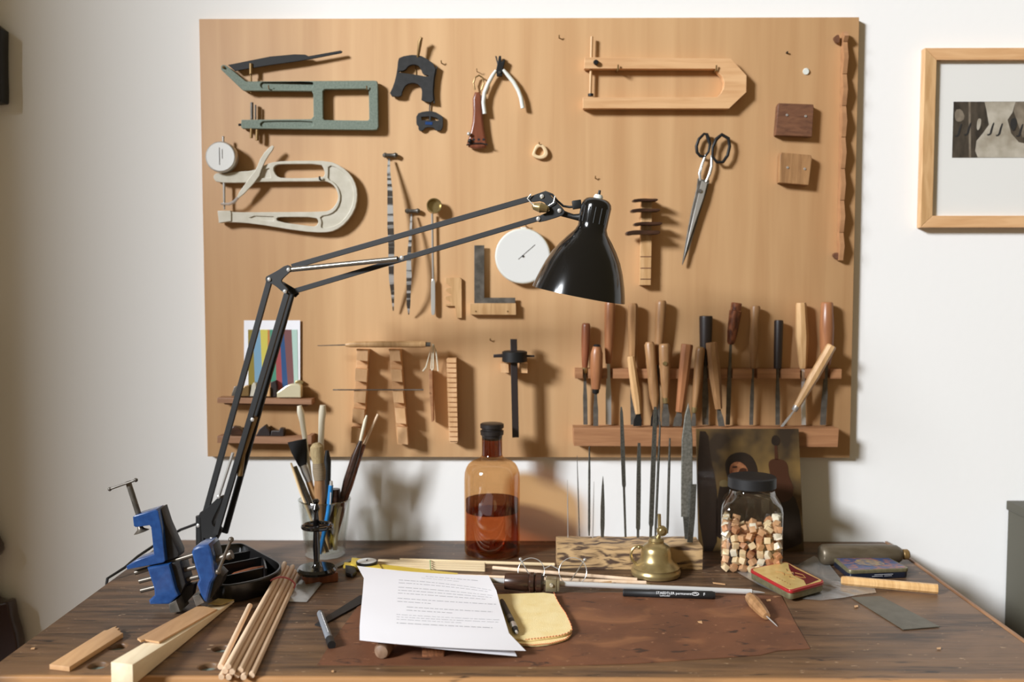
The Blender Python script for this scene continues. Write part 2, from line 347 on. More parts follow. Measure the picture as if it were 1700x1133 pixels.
# cabinet at the right
c0 = WALL.hit(1672, 831); cz = c0.z
cab = thing('cabinet', 'dark olive painted cabinet standing by the wall right of the desk', 'cabinet', (c0.x+.3, -.2, 0))
part('body', MB().box((c0.x+.3, -.185, cz/2-.01), (.6, .36, cz-.02)), G['cabinet'], cab, bev=.002)
part('cabinet_top', MB().box((c0.x+.3, -.187, cz-.01), (.606, .37, .02)), G['cabinet'], cab, bev=.002)
part('door', MB().box((c0.x+.3, -.375, cz/2), (.56, .018, cz-.1)), G['cabinet'], cab, bev=.002)
# pegboard
bd = [(331, 32), (1427, 28), (1410, 762), (344, 757)]
q = [BRD.ab(*p) for p in bd]; bx0 = (q[0][0]+q[3][0])/2; bx1 = (q[1][0]+q[2][0])/2; bz0 = (q[2][1]+q[3][1])/2; bz1 = (q[0][1]+q[1][1])/2
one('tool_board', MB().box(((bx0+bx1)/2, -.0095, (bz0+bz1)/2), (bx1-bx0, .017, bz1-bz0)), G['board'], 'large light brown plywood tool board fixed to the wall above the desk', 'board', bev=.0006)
def B(px, py, off=0): return BRD.hit(px, py, off)
K = .00131     # metres per pixel on the board
# ------------------------------------------------------------ things on the board
c1 = lambda *p: C(320, 20, 4.991, *p)
c2 = lambda *p: C(320, 220, 4.991, *p)
c3 = lambda *p: C(620, 40, 4.991, *p)
c5 = lambda *p: C(940, 30, 4.991, *p)
c6 = lambda *p: C(1020, 200, 4.991, *p)
def T(P, c, off): return [BRD.hit(*C(*c, p)[0], off) for p in P]
def btube(mb, c, pts, off, rpx, n=10, **k):
    offs = off if isinstance(off, (list, tuple)) else [off]*len(pts)
    P = [BRD.hit(*C(*c, p)[0], o) for p, o in zip(pts, offs)]
    r = [a*K/c[2] for a in rpx] if isinstance(rpx, (list, tuple)) else rpx*K/c[2]
    return mb.tube(P, r, n, **k)
A1, A2, A3, A5, A6 = (320, 20, 4.991), (320, 220, 4.991), (620, 40, 4.991), (940, 30, 4.991), (1020, 200, 4.991)
# green caliper
t = thing('thickness_caliper', 'grey-green cast metal caliper with double frame, top left on the board', 'caliper', B(500, 175))
outer = c1((440, 575), (1500, 568), (1525, 572), (1532, 600), (1537, 950), (1525, 975), (1490, 978), (410, 965), (400, 955), (402, 893), (980, 888), (1000, 865), (998, 680), (985, 655), (430, 652), (410, 645), (235, 478), (232, 448), (250, 436), (280, 445))
win = c1((1090, 640), (1440, 636), (1458, 655), (1462, 885), (1450, 900), (1090, 895), (1078, 880), (1076, 655))
s1 = sm(c1((560, 590), (590, 580), (985, 580), (1000, 600), (985, 640), (590, 640), (560, 620)), 1)
s2_ = sm(c1((560, 920), (590, 903), (985, 903), (1000, 925), (985, 955), (590, 955), (560, 945)), 1)
part('frame', MB().plate(BRD, [outer, win, s1, s2_], .020, .004, .0012).plate(BRD, [outer, win], .0165, .0125, .001), G['green'], t)
part('lever', MB().plate(BRD, c1((290, 438), (640, 368), (840, 350), (930, 352), (960, 365), (1225, 318), (1240, 328), (1230, 340), (1000, 385), (870, 408), (640, 440), (350, 488)), .016, .004, .0008), G['arm'], t, 'black twisted lever')
part('rivet', MB().lathe(T([(255, 458)], A1, .021)[0], T([(255, 458)], A1, .024)[0], [(0, .003), (1, .002)]), G['obrass'], t)
for nm, pts, r, m in [('adjusting_screw', [(483, 428), (483, 515)], 15, 'obrass'), ('spindle', [(483, 515), (485, 670)], 8, 'obrass'), ('spindle', [(490, 750), (490, 890)], 13, 'dsteel'), ('spindle', [(520, 770), (520, 890)], 7, 'dsteel'), ('adjusting_screw', [(535, 975), (533, 1065)], 15, 'obrass'), ('adjusting_screw', [(487, 968), (485, 1045)], 13, 'obrass'), ('thumb_screw', [(380, 935), (405, 935)], 10, 'black')]:
    part(nm, btube(MB(), A1, pts, .013 if nm != 'adjusting_screw' else .016, r, 12), G[m], t)
# cream caliper with dial
t = thing('dial_caliper', 'cream cast metal caliper with round white dial, left side of the board', 'caliper', B(470, 325))
outer = sm(c2((205, 650), (310, 648), (318, 662), (700, 660), (1090, 658), (1150, 640), (1190, 590), (1208, 540), (1195, 480), (1160, 430), (1100, 402), (1060, 405), (545, 408), (390, 418), (200, 415), (172, 385), (172, 355), (200, 335), (260, 345), (350, 325), (500, 318), (600, 268), (680, 240), (900, 234), (1130, 236), (1230, 280), (1310, 350), (1355, 440), (1365, 540), (1340, 650), (1270, 750), (1180, 815), (1080, 832), (900, 820), (500, 755), (300, 742), (215, 752)), 1)
h1 = sm(c2((662, 300), (690, 266), (760, 262), (1060, 260), (1085, 300), (1097, 345), (1075, 376), (740, 380), (690, 360)), 1)
h2 = sm(c2((690, 705), (760, 700), (1020, 702), (1045, 740), (1020, 780), (960, 775), (700, 740)), 1)
g1 = c2((585, 310), (632, 295), (645, 375), (570, 378)); g2 = c2((470, 707), (510, 692), (670, 697), (670, 733), (520, 725))
g3 = sm(c2((1122, 270), (1200, 292), (1290, 370), (1332, 470), (1332, 580), (1280, 690), (1200, 770), (1080, 797), (1060, 785), (1070, 740), (1050, 695), (1140, 680), (1200, 630), (1228, 540), (1208, 460), (1165, 410), (1118, 385), (1122, 340)), 1)
part('frame', MB().plate(BRD, [outer, h1, h2, g1, g2, g3], .020, .004, .001).plate(BRD, [outer, h1, h2], .017, .013, .001), G['cream'], t)
part('foot', MB().plate(BRD, c2((205, 650), (310, 648), (318, 665), (318, 735), (215, 750)), .0225, .017, .001), G['cream'], t)
part('lever', MB().plate(BRD, sm(c2((655, 100), (678, 122), (610, 215), (570, 300), (545, 380), (385, 550), (358, 530), (470, 375), (520, 315), (570, 190)), 1), .026, .005, .001), G['cream'], t)
part('lever_tip', btube(MB(), A2, [(375, 540), (345, 575), (300, 595), (235, 592)], .023, [13, 14, 12, 9], 10), glass('tip_plastic', (.9, .8, .7), .3, .2, .6), t, 'clear plastic curved tip')
part('spindle', btube(MB(), A2, [(260, 415), (262, 600), (262, 640)], .016, [11, 9, 6], 12), G['steel'], t)
part('stem', btube(MB(), A2, [(253, 32), (253, 95)], .02, 10, 12), G['steel'], t)
dc = T([(256, 212)], A2, .012)[0]; dn = V((0, -1, 0)); rr = 125*K/4.991
d = part('dial', MB().lathe(dc, dc+dn*.022, [(0, rr*.9), (.1, rr), (.85, rr), (1, rr*.93)], 40), G['steel'], t)
part('dial_face', MB().lathe(dc+dn*.0221, dc+dn*.0227, [(0, rr*.9), (1, rr*.9)], 40), G['dial'], d)
part('needle', MB().box(dc+dn*.0232+V((-.002, 0, .001)), (.0008, .0006, .036)).box(dc+dn*.0232+V((.004, 0, .006)), (.0006, .0006, .02)), G['ink'], d)
# bridge templates
t = thing('bridge_template', 'large black instrument bridge pattern with arched legs hanging on the board', 'template', B(690, 130))
big = sm(c3((205, 285), (225, 275), (260, 262), (340, 252), (420, 270), (520, 345), (500, 450), (492, 560), (500, 655), (395, 635), (400, 600), (402, 540), (375, 500), (330, 485), (270, 500), (240, 550), (230, 605), (125, 595), (170, 500), (195, 390)), 1)
hole = sm(c3((205, 392), (260, 385), (290, 345), (335, 332), (385, 350), (410, 420), (460, 425), (455, 438), (330, 415), (215, 402)), 1)
part('plate', MB().plate(BRD, [big, hole], .014, .009, .0008), G['blackwood'], t)
part('heel', MB().plate(BRD, c3((520, 345), (528, 352), (508, 450), (500, 560), (508, 655), (498, 655), (490, 560), (498, 450)), .012, .007), G['blackwood'], t)
one('hanging_peg', btube(MB(), A3, [(398, 110), (385, 150), (372, 250), (350, 340), (352, 420)], [.022, .018, .016, .0015, .0015], [12, 18, 12, 4, 4], 8), G['obrass'], 'thin wooden peg the large black bridge pattern hangs from', 'peg')
t = thing('bridge_template', 'small black instrument bridge pattern with blue mark, below the large one', 'template', B(714, 200))
sml = sm(c3((355, 745), (420, 722), (500, 722), (560, 755), (578, 775), (572, 880), (515, 885), (500, 855), (430, 855), (410, 885), (375, 885), (370, 840), (355, 835)), 1)
part('plate', MB().plate(BRD, [sml, c3((395, 770), (462, 765), (462, 795), (400, 797)), c3((476, 765), (532, 780), (540, 800), (476, 800))], .009, .006, .0006), G['blackwood'], t)
part('blue_mark', MB().plate(BRD, c3((430, 808), (490, 812), (486, 836), (428, 832)), .0096, .0005), G['blue'], t)
part('cord', btube(MB(), A3, [(470, 648), (465, 700), (465, 800)], .0035, 5, 8), G['black'], t)
# tailpiece
t = thing('tailpiece', 'reddish-brown violin tailpiece with wire loop, hanging beside white-handled pliers', 'tailpiece', B(791, 190))
tp = sm(c3((820, 562), (895, 560), (900, 700), (920, 900), (950, 1020), (850, 1037), (765, 1010), (800, 900), (825, 780)), 1)
part('body', MB().plate(BRD, tp, .017, .014, .005, res=3), G['tail'], t)
part('gut_loop', btube(MB(), A3, [(840, 545), (828, 490), (845, 440), (875, 425), (905, 445), (912, 495), (893, 548)], .01, 7, 8), G['obrass'], t)
part('saddle', btube(MB(), A3, [(770, 1003), (820, 990), (890, 988), (945, 1000)], .018, 6, 8), G['ebony'], t, 'black curved saddle')
for x in (830, 872, 912): part('string_hole', MB().lathe(T([(x, 957)], A3, .0168)[0], T([(x, 957)], A3, .0176)[0], [(0, .0026), (1, .0026)], 12), G['ink'], t)
part('fine_tuner', MB().ball(T([(790, 910)], A3, .022)[0], .0042).ball(T([(800, 970)], A3, .02)[0], .005, mi=1), [G['chrome'], G['black']], t, 'chrome fine tuner screw')
# pliers
t = thing('pliers', 'small pliers with white curved handles and black jaws', 'pliers', B(833, 150))
part('jaws', MB().plate(BRD, c3((1008, 262), (1022, 266), (1030, 310), (1040, 262), (1057, 262), (1062, 315), (1083, 290), (1092, 300), (1072, 372), (1066, 430), (1022, 430), (1016, 380), (1026, 330)), .014, .009, .001), G['black'], t)
part('pivot', MB().lathe(T([(1045, 400)], A3, .014)[0], T([(1045, 400)], A3, .0165)[0], [(0, .003), (1, .0025)], 14), G['dsteel'], t)
part('handle', btube(MB(), A3, [(1015, 385), (985, 430), (950, 495), (920, 570), (910, 650), (922, 745)], .0125, [12, 16, 17, 17, 17, 17], 12), G['white'], t)
part('handle', btube(MB(), A3, [(1075, 378), (1110, 420), (1160, 480), (1200, 550), (1222, 610), (1238, 698)], .0125, [12, 16, 17, 17, 17, 17], 12), G['white'], t)
one('wooden_ring', MB().plate(BRD, [sm(c3((1345, 1000), (1385, 988), (1425, 1010), (1452, 1070), (1430, 1110), (1370, 1122), (1308, 1092), (1328, 1040)), 2), sm(c3((1372, 1018), (1400, 1022), (1418, 1075), (1380, 1093), (1338, 1078), (1352, 1040)), 2)], .010, .009, .002), G['pale'], 'small pale rounded-triangle ring hanging right of the tailpiece', 'ring')
# wooden caliper
t = thing('wooden_caliper', 'long pale wooden U-shaped caliper resting on two nails, top right of the board', 'caliper', B(1100, 140))
part('frame', MB().plate(BRD, c5((138, 657), (1250, 655), (1285, 620), (1305, 580), (1310, 530), (1292, 482), (1262, 455), (1235, 420), (150, 418), (155, 325), (1365, 335), (1495, 475), (1493, 615), (1350, 750), (140, 748)), .022, .020, .0008), G['birch'], t)
part('spindle', btube(MB(), A5, [(212, 155), (200, 632)], .012, 12, 12), G['light'], t)
part('clamp_knob', MB().lathe(T([(246, 367)], A5, .022)[0], T([(246, 367)], A5, .031)[0], [(0, .0055), (.8, .0055), (1, .004)], 16), G['black'], t, 'black clamping knob')
part('spindle_foot', btube(MB(), A5, [(203, 628), (203, 648)], .012, 22, 14), G['black'], t)
def nail(x, y, lab, L=.018, r=.0013, up=.004, m='obrass', off0=0):
    a = B(x, y, 0); mb = MB().tube([a, a+V((0, -L, 0)), a+V((0, -L-.002, up))], [r, r, r*.9], 8)
    return one('nail', mb, G[m], lab, 'nail', 'nails in the tool board')
nail(1024, 120, 'bent nail under the left of the pale U-shaped caliper', .026, .0018, .010)
nail(1185, 121, 'bent nail under the right of the pale U-shaped caliper', .026, .0018, .010)
nail(451, 151, 'small nail under the arm of the grey-green caliper', .024, .0014, .007)
nail(612, 152, 'small nail in the right frame corner of the grey-green caliper', .024, .0014, .007)
nail(535, 300, 'dark nail carrying the cream caliper', .026, .002, .006, 'black')
nail(928, 63, 'lone nail near the board top between pliers and wooden caliper', .007)
nail(733, 105, 'small nail right of the large black bridge pattern', .007)
nail(1306, 88, 'tiny dark nail above the dark brown block', .004, .002, .001, 'black')
nail(988, 296, 'small nail just above the lamp shade', .006)
nail(792, 119, 'thin nail holding the tailpiece loop', .012, .0009, .004)
nail(895, 240, 'thin nail holding the small pale ring', .013, .0012, .003)
nail(814, 565, 'small bent nail left of the black marking gauge', .006)
nail(873, 376, 'nail behind the white round dial', .010)
one('wall_plug', MB().lathe(B(1338, 119), B(1338, 119, .003), [(0, .0075), (1, .006)], 16), G['wplug'], 'pale grey round wall plug above the brown blocks', 'wall plug')
# scissors
t = thing('scissors', 'old steel scissors with black finger loops hanging point down', 'scissors', B(1170, 330))
part('finger_loop', btube(MB(), A6, [(745, 110), (700, 155), (680, 215), (685, 265), (712, 297), (750, 300), (780, 260), (792, 200), (778, 150), (765, 115)], .012, [10, 12, 13, 13, 12, 10, 10, 12, 16, 14], 10, closed=True), G['black'], t)
part('finger_loop', btube(MB(), A6, [(890, 118), (845, 155), (815, 225), (812, 300), (850, 348), (900, 345), (938, 290), (955, 215), (945, 150)], .016, [15, 15, 11, 11, 12, 13, 13, 13, 14], 10, closed=True), G['black'], t)
part('shank', btube(MB(), A6, [(755, 290), (725, 370), (705, 440), (712, 500)], .012, [9, 11, 13, 10], 10), G['steel'], t)
part('shank', btube(MB(), A6, [(806, 290), (806, 380), (790, 440), (760, 510)], .013, [9, 12, 13, 10], 10), G['steel'], t)
part('blade', MB().plate(BRD, c6((692, 480), (735, 490), (790, 495), (763, 600), (700, 800), (625, 1050), (564, 1203), (562, 1188), (600, 950), (640, 740), (680, 570)), .013, .004, .001), G['dsteel'], t)
part('blade', MB().plate(BRD, c6((725, 500), (770, 520), (740, 640), (668, 850), (600, 1060), (566, 1190), (590, 1080), (640, 850)), .0165, .003, .0008), G['steel'], t, 'brighter front blade')
part('pivot_screw', MB().lathe(T([(708, 585)], A6, .016)[0], T([(708, 585)], A6, .019)[0], [(0, .0045), (1, .004)], 16), G['dsteel'], t)
# screwed blocks
A7 = (1280, 30, 2.637)
def block(name, pts, m, lab, th, screws):
    t = thing(name, lab, 'block', B(*C(*A7, pts[0])[0]))
    part('body', MB().plate(BRD, C(*A7, *pts), th, th-.001, .0015), G[m], t)
    for s in screws:
        a = B(*C(*A7, s)[0], th); part('screw', MB().lathe(a, a+V((0, -.0014, 0)), [(0, .0028), (1, .0022)], 12), G['steel'], t)
block('wooden_block', [(36, 372), (186, 378), (188, 390), (180, 520), (20, 512), (30, 385)], 'brown', 'dark brown square wooden block with two screws', .020, [(70, 425), (152, 430)])
block('wooden_block', [(46, 588), (176, 600), (180, 616), (165, 732), (35, 720), (40, 600)], 'tan', 'light brown square wooden block with two screws', .022, [(73, 655), (148, 661)])
# wavy strip at the right
mb = MB(); ys = [68, 110, 250, 388, 525, 662, 800, 940, 1062]
prof = []
for i in range(len(ys)-1):
    z0 = B(*C(*A7, (305, ys[i]))[0]).z; z1 = B(*C(*A7, (305, ys[i+1]))[0]).z
    prof += [(-.018-.014, z0), (-.018-.024, (z0+z1)/2), (-.018-.016, z1)]
xa = B(*C(*A7, (298, 500))[0]).x
poly = [(xa, -.0185, prof[0][1])]+[(xa, p, z) for p, z in prof]+[(xa, -.0185, prof[-1][1])]
t = thing('notched_strip', 'tall narrow wooden strip with scalloped front at the board right edge', 'strip', (xa, -.02, prof[-1][1]))
part('strip', mb.prism(poly, (.009, 0, 0)), G['stripw'], t)
part('end_tab', MB().plate(BRD, sm(C(*A7, (275, 85), (290, 72), (300, 75), (300, 108), (288, 108)), 1), .012, .010), G['brown'], t)
part('end_tab', MB().plate(BRD, sm(C(*A7, (270, 1035), (290, 1025), (300, 1035), (302, 1055), (285, 1058)), 1), .012, .010), G['brown'], t)
# metal spring calipers hanging edge-on, mirror stick, template comb, square, white dial
A8 = (630, 240, 3.908)
def springcal(pts, w, lab, head):
    t = thing('spring_caliper', lab, 'caliper', B(*C(*A8, pts[0])[0]))
    n = len(pts); offs = [.012+.03*sin(pi*i/(n-1)) for i in range(n)]
    mb = MB(); P = [B(*C(*A8, p)[0], o) for p, o in zip(pts, offs)]
    rings = []
    for p, wd in zip(P, w):
        h = wd*K/A8[2]/2; rings.append([p+V((-h, -.001, 0)), p+V((h, -.001, 0)), p+V((h, .001, 0)), p+V((-h, .001, 0))])
    part('leg', mb.loft(rings), mat('spring_steel', (200, 198, 194), .22, metal=.35, c2=(84, 78, 72), sc_=(10, 10, 90), lo=.45, hi=.55), t)
    hd = B(*C(*A8, head)[0], .008)
    part('hinge', MB().lathe(hd+V((-.016, 0, 0)), hd+V((.016, 0, 0)), [(0, .003), (.15, .006), (.3, .004), (.7, .004), (.85, .006), (1, .003)], 12), G['dsteel'], t)
springcal([(62, 90), (60, 180), (68, 300), (70, 420), (72, 540), (78, 660), (76, 780), (78, 880), (85, 960), (90, 1080)], [12, 20, 32, 36, 40, 38, 34, 30, 22, 6], 'longer polished spring caliper hanging edge-on on the board', (70, 70))
springcal([(207, 450), (203, 560), (195, 680), (190, 780), (192, 860), (190, 950), (188, 1040), (190, 1105)], [10, 16, 22, 30, 34, 26, 24, 6], 'shorter polished spring caliper beside the inspection mirror', (215, 432))
t = thing('inspection_mirror', 'thin steel rod with round brass cup head and flat white handle', 'mirror', B(718, 420))
hc = B(*C(*A8, (350, 408))[0], .012)
part('mirror_head', MB().lathe(hc, hc+V((.003, -.012, .003)), [(0, .009), (.25, .0155), (1, .0165), (1.02, .0145), (.5, .012), (.4, .001)], 28), G['brass'], t)
part('rod', btube(MB(), A8, [(342, 450), (348, 870)], .010, 7, 10), G['steel'], t)
part('handle', MB().plate(BRD, sm(C(*A8, (342, 870), (355, 870), (362, 900), (362, 1090), (355, 1108), (340, 1108), (334, 1090), (334, 900)), 1), .013, .006, .001), G['chrome'], t)
A9 = (630, 380, 4.991)
comb = C(*A9, (545, 405), (665, 405), (680, 420), (682, 740), (640, 740), (625, 640), (545, 640), (545, 625), (600, 620), (545, 580), (545, 560), (600, 550), (545, 512), (545, 495), (600, 485), (545, 450))
one('comb_template', MB().plate(BRD, comb, .008, .007, .0005), G['light'], 'small light wooden template with notched left side, left of the try square', 'template')
t = thing('try_square', 'L-shaped grey steel try square standing on a pale wooden stock', 'try square', B(820, 480))
part('blade', MB().plate(BRD, C(*A9, (785, 137), (868, 137), (868, 572), (1125, 572), (1125, 618), (785, 618)), .012, .003, .0005), G['dsteel'], t)
part('stock', MB().plate(BRD, C(*A9, (750, 618), (1130, 618), (1132, 715), (750, 712)), .016, .015, .0008), G['light'], t)
for x in (798, 1062): part('rivet', MB().lathe(B(*C(*A9, (x, 685))[0], .016), B(*C(*A9, (x, 685))[0], .017), [(0, .0018), (1, .0015)], 10), G['obrass'], t)
t = thing('round_gauge', 'large white round dial gauge half hidden behind the lamp shade', 'gauge', B(869, 425))
gc = B(868, 426, .002); gr = 45.5*K
part('body', MB().lathe(gc, gc+V((0, -.02, 0)), [(0, gr*.9), (.1, gr), (.8, gr), (1, gr*.96)], 48), G['white'], t)
fp = part('dial_face', MB().lathe(gc+V((0, -.0201, 0)), gc+V((0, -.0208, 0)), [(0, gr*.93), (1, gr*.93)], 48), G['dial'], t)
rotm = Matrix.Rotation(R(-48), 3, 'Y')
part('needle', MB().box(gc+V((.008, -.0213, .009)), (.0007, .0006, .047), Matrix.Rotation(R(49), 3, 'Y')).ball(gc+V((0, -.0212, 0)), .0025), G['ink'], fp)
part('stem', MB().plate(BRD, C(600, 230, 4.991, (1320, 735), (1365, 735), (1372, 775), (1312, 775)), .016, .008, .001), G['white'], t)
# comb stand with four dark blanks
A10 = (850, 290, 4.926)
t = thing('peg_rack', 'narrow upright pale stick on the board with four dark cross bars', 'rack', B(1072, 400))
part('stick', MB().plate(BRD, C(*A10, (1060, 195), (1145, 195), (1142, 600), (1135, 905), (1045, 905), (1050, 600)), .022, .021, .0008), G['light'], t)
for yy in (668, 762, 852): part('groove', MB().plate(BRD, C(*A10, (1050, yy), (1138, yy), (1138, yy+7), (1050, yy+7)), .0226, .001), G['brown'], t)
for (x0, x1, y, e) in [(985, 1197, 208, 12), (970, 1215, 292, 14), (995, 1232, 402, 14), (930, 1215, 475, 18)]:
    mb = MB().plate(BRD, sm(C(*A10, (x0, y-e*.3), (x0+50, y-e), (x0+100, y-e*1.2), (x1-60, y-e), (x1, y-e), (x1-4, y+e*.6), (x1-50, y+e), (x0+80, y+e*.8), (x0+10, y+e*1.5)), 1), .046, .026, .002)
    o = one('fingerboard_blank', mb, G['walnut'], {208: 'topmost dark walnut bar on the upright stick', 292: 'second dark bar from the top of the upright stick', 402: 'third dark bar from the top, shifted right', 475: 'lowest and longest dark bar on the upright stick'}[y], 'wooden bar', 'dark bars on the upright stick')
# striped picture and shelves
A11 = (320, 500, 4.197)
sh1 = thing('wall_shelf', 'small upper wooden shelf low on the board left, holding a striped photo', 'shelf', B(440, 667))
part('board', MB().plate(BRD, C(*A11, (170, 676), (828, 684), (828, 724), (170, 712)), .036, .035, .001), G['shelf'], sh1)
part('bracket', MB().plate(BRD, C(*A11, (215, 712), (800, 726), (790, 736), (225, 722)), .02, .019), G['shelf'], sh1)
sh2 = thing('wall_shelf', 'lower wooden shelf at the board bottom left holding dark scraps', 'shelf', B(440, 730))
part('board', MB().plate(BRD, C(*A11, (170, 944), (800, 952), (800, 1000), (170, 990)), .036, .035, .001), G['shelf'], sh2)
part('end_block', MB().plate(BRD, C(*A11, (800, 940), (828, 940), (828, 1000), (800, 1000)), .04, .039, .001), G['shelf'], sh2)
ph = thing('striped_photo', 'white-bordered print of coloured vertical stripes leaning on the upper shelf', 'picture', B(452, 655))
part('sheet', MB().plate(BRD, C(*A11, (357, 135), (748, 135), (748, 675), (357, 675)), .0045, .001), G['paper'], ph)
stripes = [(385, 420, 388, 434, (142, 124, 44)), (420, 470, 434, 488, (120, 160, 186)), (470, 522, 488, 520, (206, 194, 84)), (522, 536, 520, 545, (190, 120, 60)), (536, 574, 545, 584, (70, 140, 114)), (574, 606, 584, 625, (160, 70, 72)), (606, 634, 625, 665, (36, 76, 124)), (634, 688, 665, 708, (118, 74, 74)), (688, 728, 708, 735, (176, 204, 192))]
mb = MB(); ms = []
for i, (a, b, c_, d_, col) in enumerate(stripes):
    mb.plate(BRD, C(*A11, (a, 200), (b, 200), (d_, 620), (c_, 620)), .0052, .0006, mi=i); ms.append(mat('stripe', col, .6))
part('printed_stripes', mb, ms, ph)
A12 = (340, 600, 7.08)
def scrap(name, pts, m, lab, off, th, cat='plane', bev=.001, grp=None, dz=0):
    lo = max(p[1] for p in pts)
    return one(name, MB().plate(BRD, C(*A12, *pts), off, th, bev), G[m], lab, cat, grp)
scrap('small_plane', [(845, 428), (845, 370), (900, 330), (960, 288), (1010, 268), (1105, 273), (1128, 290), (1128, 430)], 'tin_gold', 'small shiny pale gold thumb plane on the upper shelf', .033, .022, bev=.002)
G['polished'] = mat('polished_pale_brass', (236, 226, 190), .3, metal=.4)
bpy.data.objects['small_plane'].data.materials[0] = G['polished']
scrap('small_plane', [(1060, 268), (1060, 235), (1120, 220), (1160, 245), (1150, 268)], 'brass', 'brass knob of a plane showing behind the shiny one', .010, .008)
bpy.data.objects['small_plane.001'].name = 'brass_plane'
scrap('small_plane', [(312, 410), (318, 380), (345, 300), (385, 288), (400, 410)], 'dsteel', 'small dull metal plane at the left end of the upper shelf', .026, .018)
scrap('small_plane', [(530, 412), (552, 280), (575, 250), (600, 262), (606, 414)], 'cream', 'small pale rounded plane between the lamp bars on the upper shelf', .026, .018)
scrap('small_plane', [(405, 412), (410, 360), (470, 290), (520, 280), (515, 412)], 'obrass', 'dark brass plane with a slanted top on the upper shelf', .026, .018)
scrap('shelf_block', [(640, 414), (640, 318), (765, 310), (765, 416)], 'light', 'small brown wooden block on the upper shelf under the stripes', .024, .018, 'block')
scrap('small_plane', [(772, 418), (770, 250), (830, 228), (845, 300), (838, 420)], 'ebony', 'dark upright plane left of the shiny one', .018, .014)
scrap('horn_scrap', [(296, 872), (298, 830), (330, 768), (390, 778), (440, 830), (450, 874)], 'walnut', 'dark scrap with golden edge at the left of the lower shelf', .026, .02, 'scrap')
scrap('horn_scrap', [(600, 880), (640, 800), (705, 752), (760, 830), (768, 882)], 'ebony', 'dark pointed scrap in the middle of the lower shelf', .026, .02, 'scrap')
scrap('horn_scrap', [(770, 882), (785, 820), (870, 822), (880, 790), (925, 796), (925, 884)], 'ebony', 'dark stepped scrap at the right of the lower shelf', .026, .02, 'scrap')
# stepped racks with a long-handled saw
A13 = (540, 540, 4.722)
def rack(back, teeth, lab):
    t = thing('stepped_rack', lab, 'rack', B(*C(*A13, back[0])[0]))
    part('backing', MB().plate(BRD, C(*A13, *back), .022, .021, .0006), G['birch'], t)
    for q_ in teeth: part('step', MB().plate(BRD, C(*A13, *q_), .040, .019, .0006), G['blk_wood'], t)
rack([(252, 190), (338, 190), (302, 935), (205, 935)], [[(245, 188), (335, 192), (332, 285), (243, 275)], [(235, 342), (330, 350), (325, 448), (232, 438)], [(225, 512), (320, 520), (314, 614), (222, 603)], [(215, 655), (308, 665), (302, 778), (210, 765)], [(205, 800), (298, 812), (290, 935), (200, 925)]], 'left of two stepped wooden strips carrying the long thin saw')
rack([(500, 190), (592, 190), (648, 940), (565, 935)], [[(497, 188), (582, 190), (592, 286), (512, 280)], [(510, 345), (597, 350), (605, 448), (520, 440)], [(527, 515), (608, 520), (618, 614), (536, 606)], [(545, 650), (625, 655), (635, 778), (555, 768)], [(563, 800), (640, 808), (648, 940), (570, 930)]], 'right of two stepped wooden strips carrying the long thin saw')
t = thing('thin_saw', 'long round pale-handled thin blade lying across the stepped strips', 'saw', B(640, 572))
part('handle', btube(MB(), A13, [(160, 155), (200, 152), (760, 150), (788, 150)], .050, [14, 23, 26, 24], 14), G['light'], t)
part('ferrule', btube(MB(), A13, [(788, 152), (825, 152)], .050, 17, 12), G['dsteel'], t)
part('blade', btube(MB(), A13, [(-60, 162), (160, 156)], .048, [3, 5], 6), G['dsteel'], t)
one('metal_rod', btube(MB(), A13, [(60, 508), (770, 508)], .043, 5, 8), G['dsteel'], 'thin steel rod lying across the third steps', 'rod')
t = thing('hanging_strip', 'narrow wooden strip hanging from a white string loop', 'strip', B(715, 655))
part('strip', MB().plate(BRD, C(*A13, (812, 355), (838, 355), (848, 755), (832, 762), (815, 500)), .030, .025, .0006), G['rail'], t)
part('string', btube(MB(), A13, [(765, 362), (790, 330), (838, 145), (830, 340), (835, 358), (848, 340), (848, 150), (868, 200), (885, 360)], .030, 6, 6), G['bone'], t)
t = thing('ridged_block', 'long upright pale block with fine horizontal ridges, left of the black marking gauge', 'block', B(752, 665))
part('body', MB().plate(BRD, C(*A13, (955, 262), (1025, 262), (1038, 925), (975, 925)), .032, .031, .0006), G['blk_wood'], t)
for i in range(17):
    y = 265+i*38.5; part('ridge', MB().plate(BRD, C(*A13, (950+i*1.2, y), (1026+i*.8, y), (1027+i*.8, y+31), (951+i*1.2, y+31)), .036, .0042, .0006), G['blk_wood'], t)
t = thing('marking_gauge', 'black marking gauge with round head and square stem in a wooden bracket', 'gauge', B(853, 640))
part('stem', MB().plate(BRD, C(*A13, (1450, 112), (1503, 112), (1508, 400), (1518, 882), (1466, 884), (1455, 400)), .058, .014, .001), G['ebony'], t)
hc = B(*C(*A13, (1484, 292))[0], .051); hd = B(*C(*A13, (1484, 202))[0], .051)
part('head', MB().lathe(hc, hd, [(0, .022), (.08, .0265), (.92, .0265), (1, .022)], 32), G['black'], t)
part('wedge', MB().plate(BRD, C(*A13, (1318, 232), (1400, 226), (1640, 238), (1640, 252), (1400, 254), (1318, 256)), .055, .008, .001), G['ebony'], t)
t = thing('gauge_bracket', 'pale two-pronged wooden bracket holding the black marking gauge', 'bracket', B(854, 612))
for p in ([(1375, 303), (1436, 303), (1440, 376), (1378, 374)], [(1522, 303), (1586, 305), (1586, 378), (1522, 376)]): part('prong', MB().plate(BRD, C(*A13, *p), .05, .049, .0006), G['blk_wood'], t)
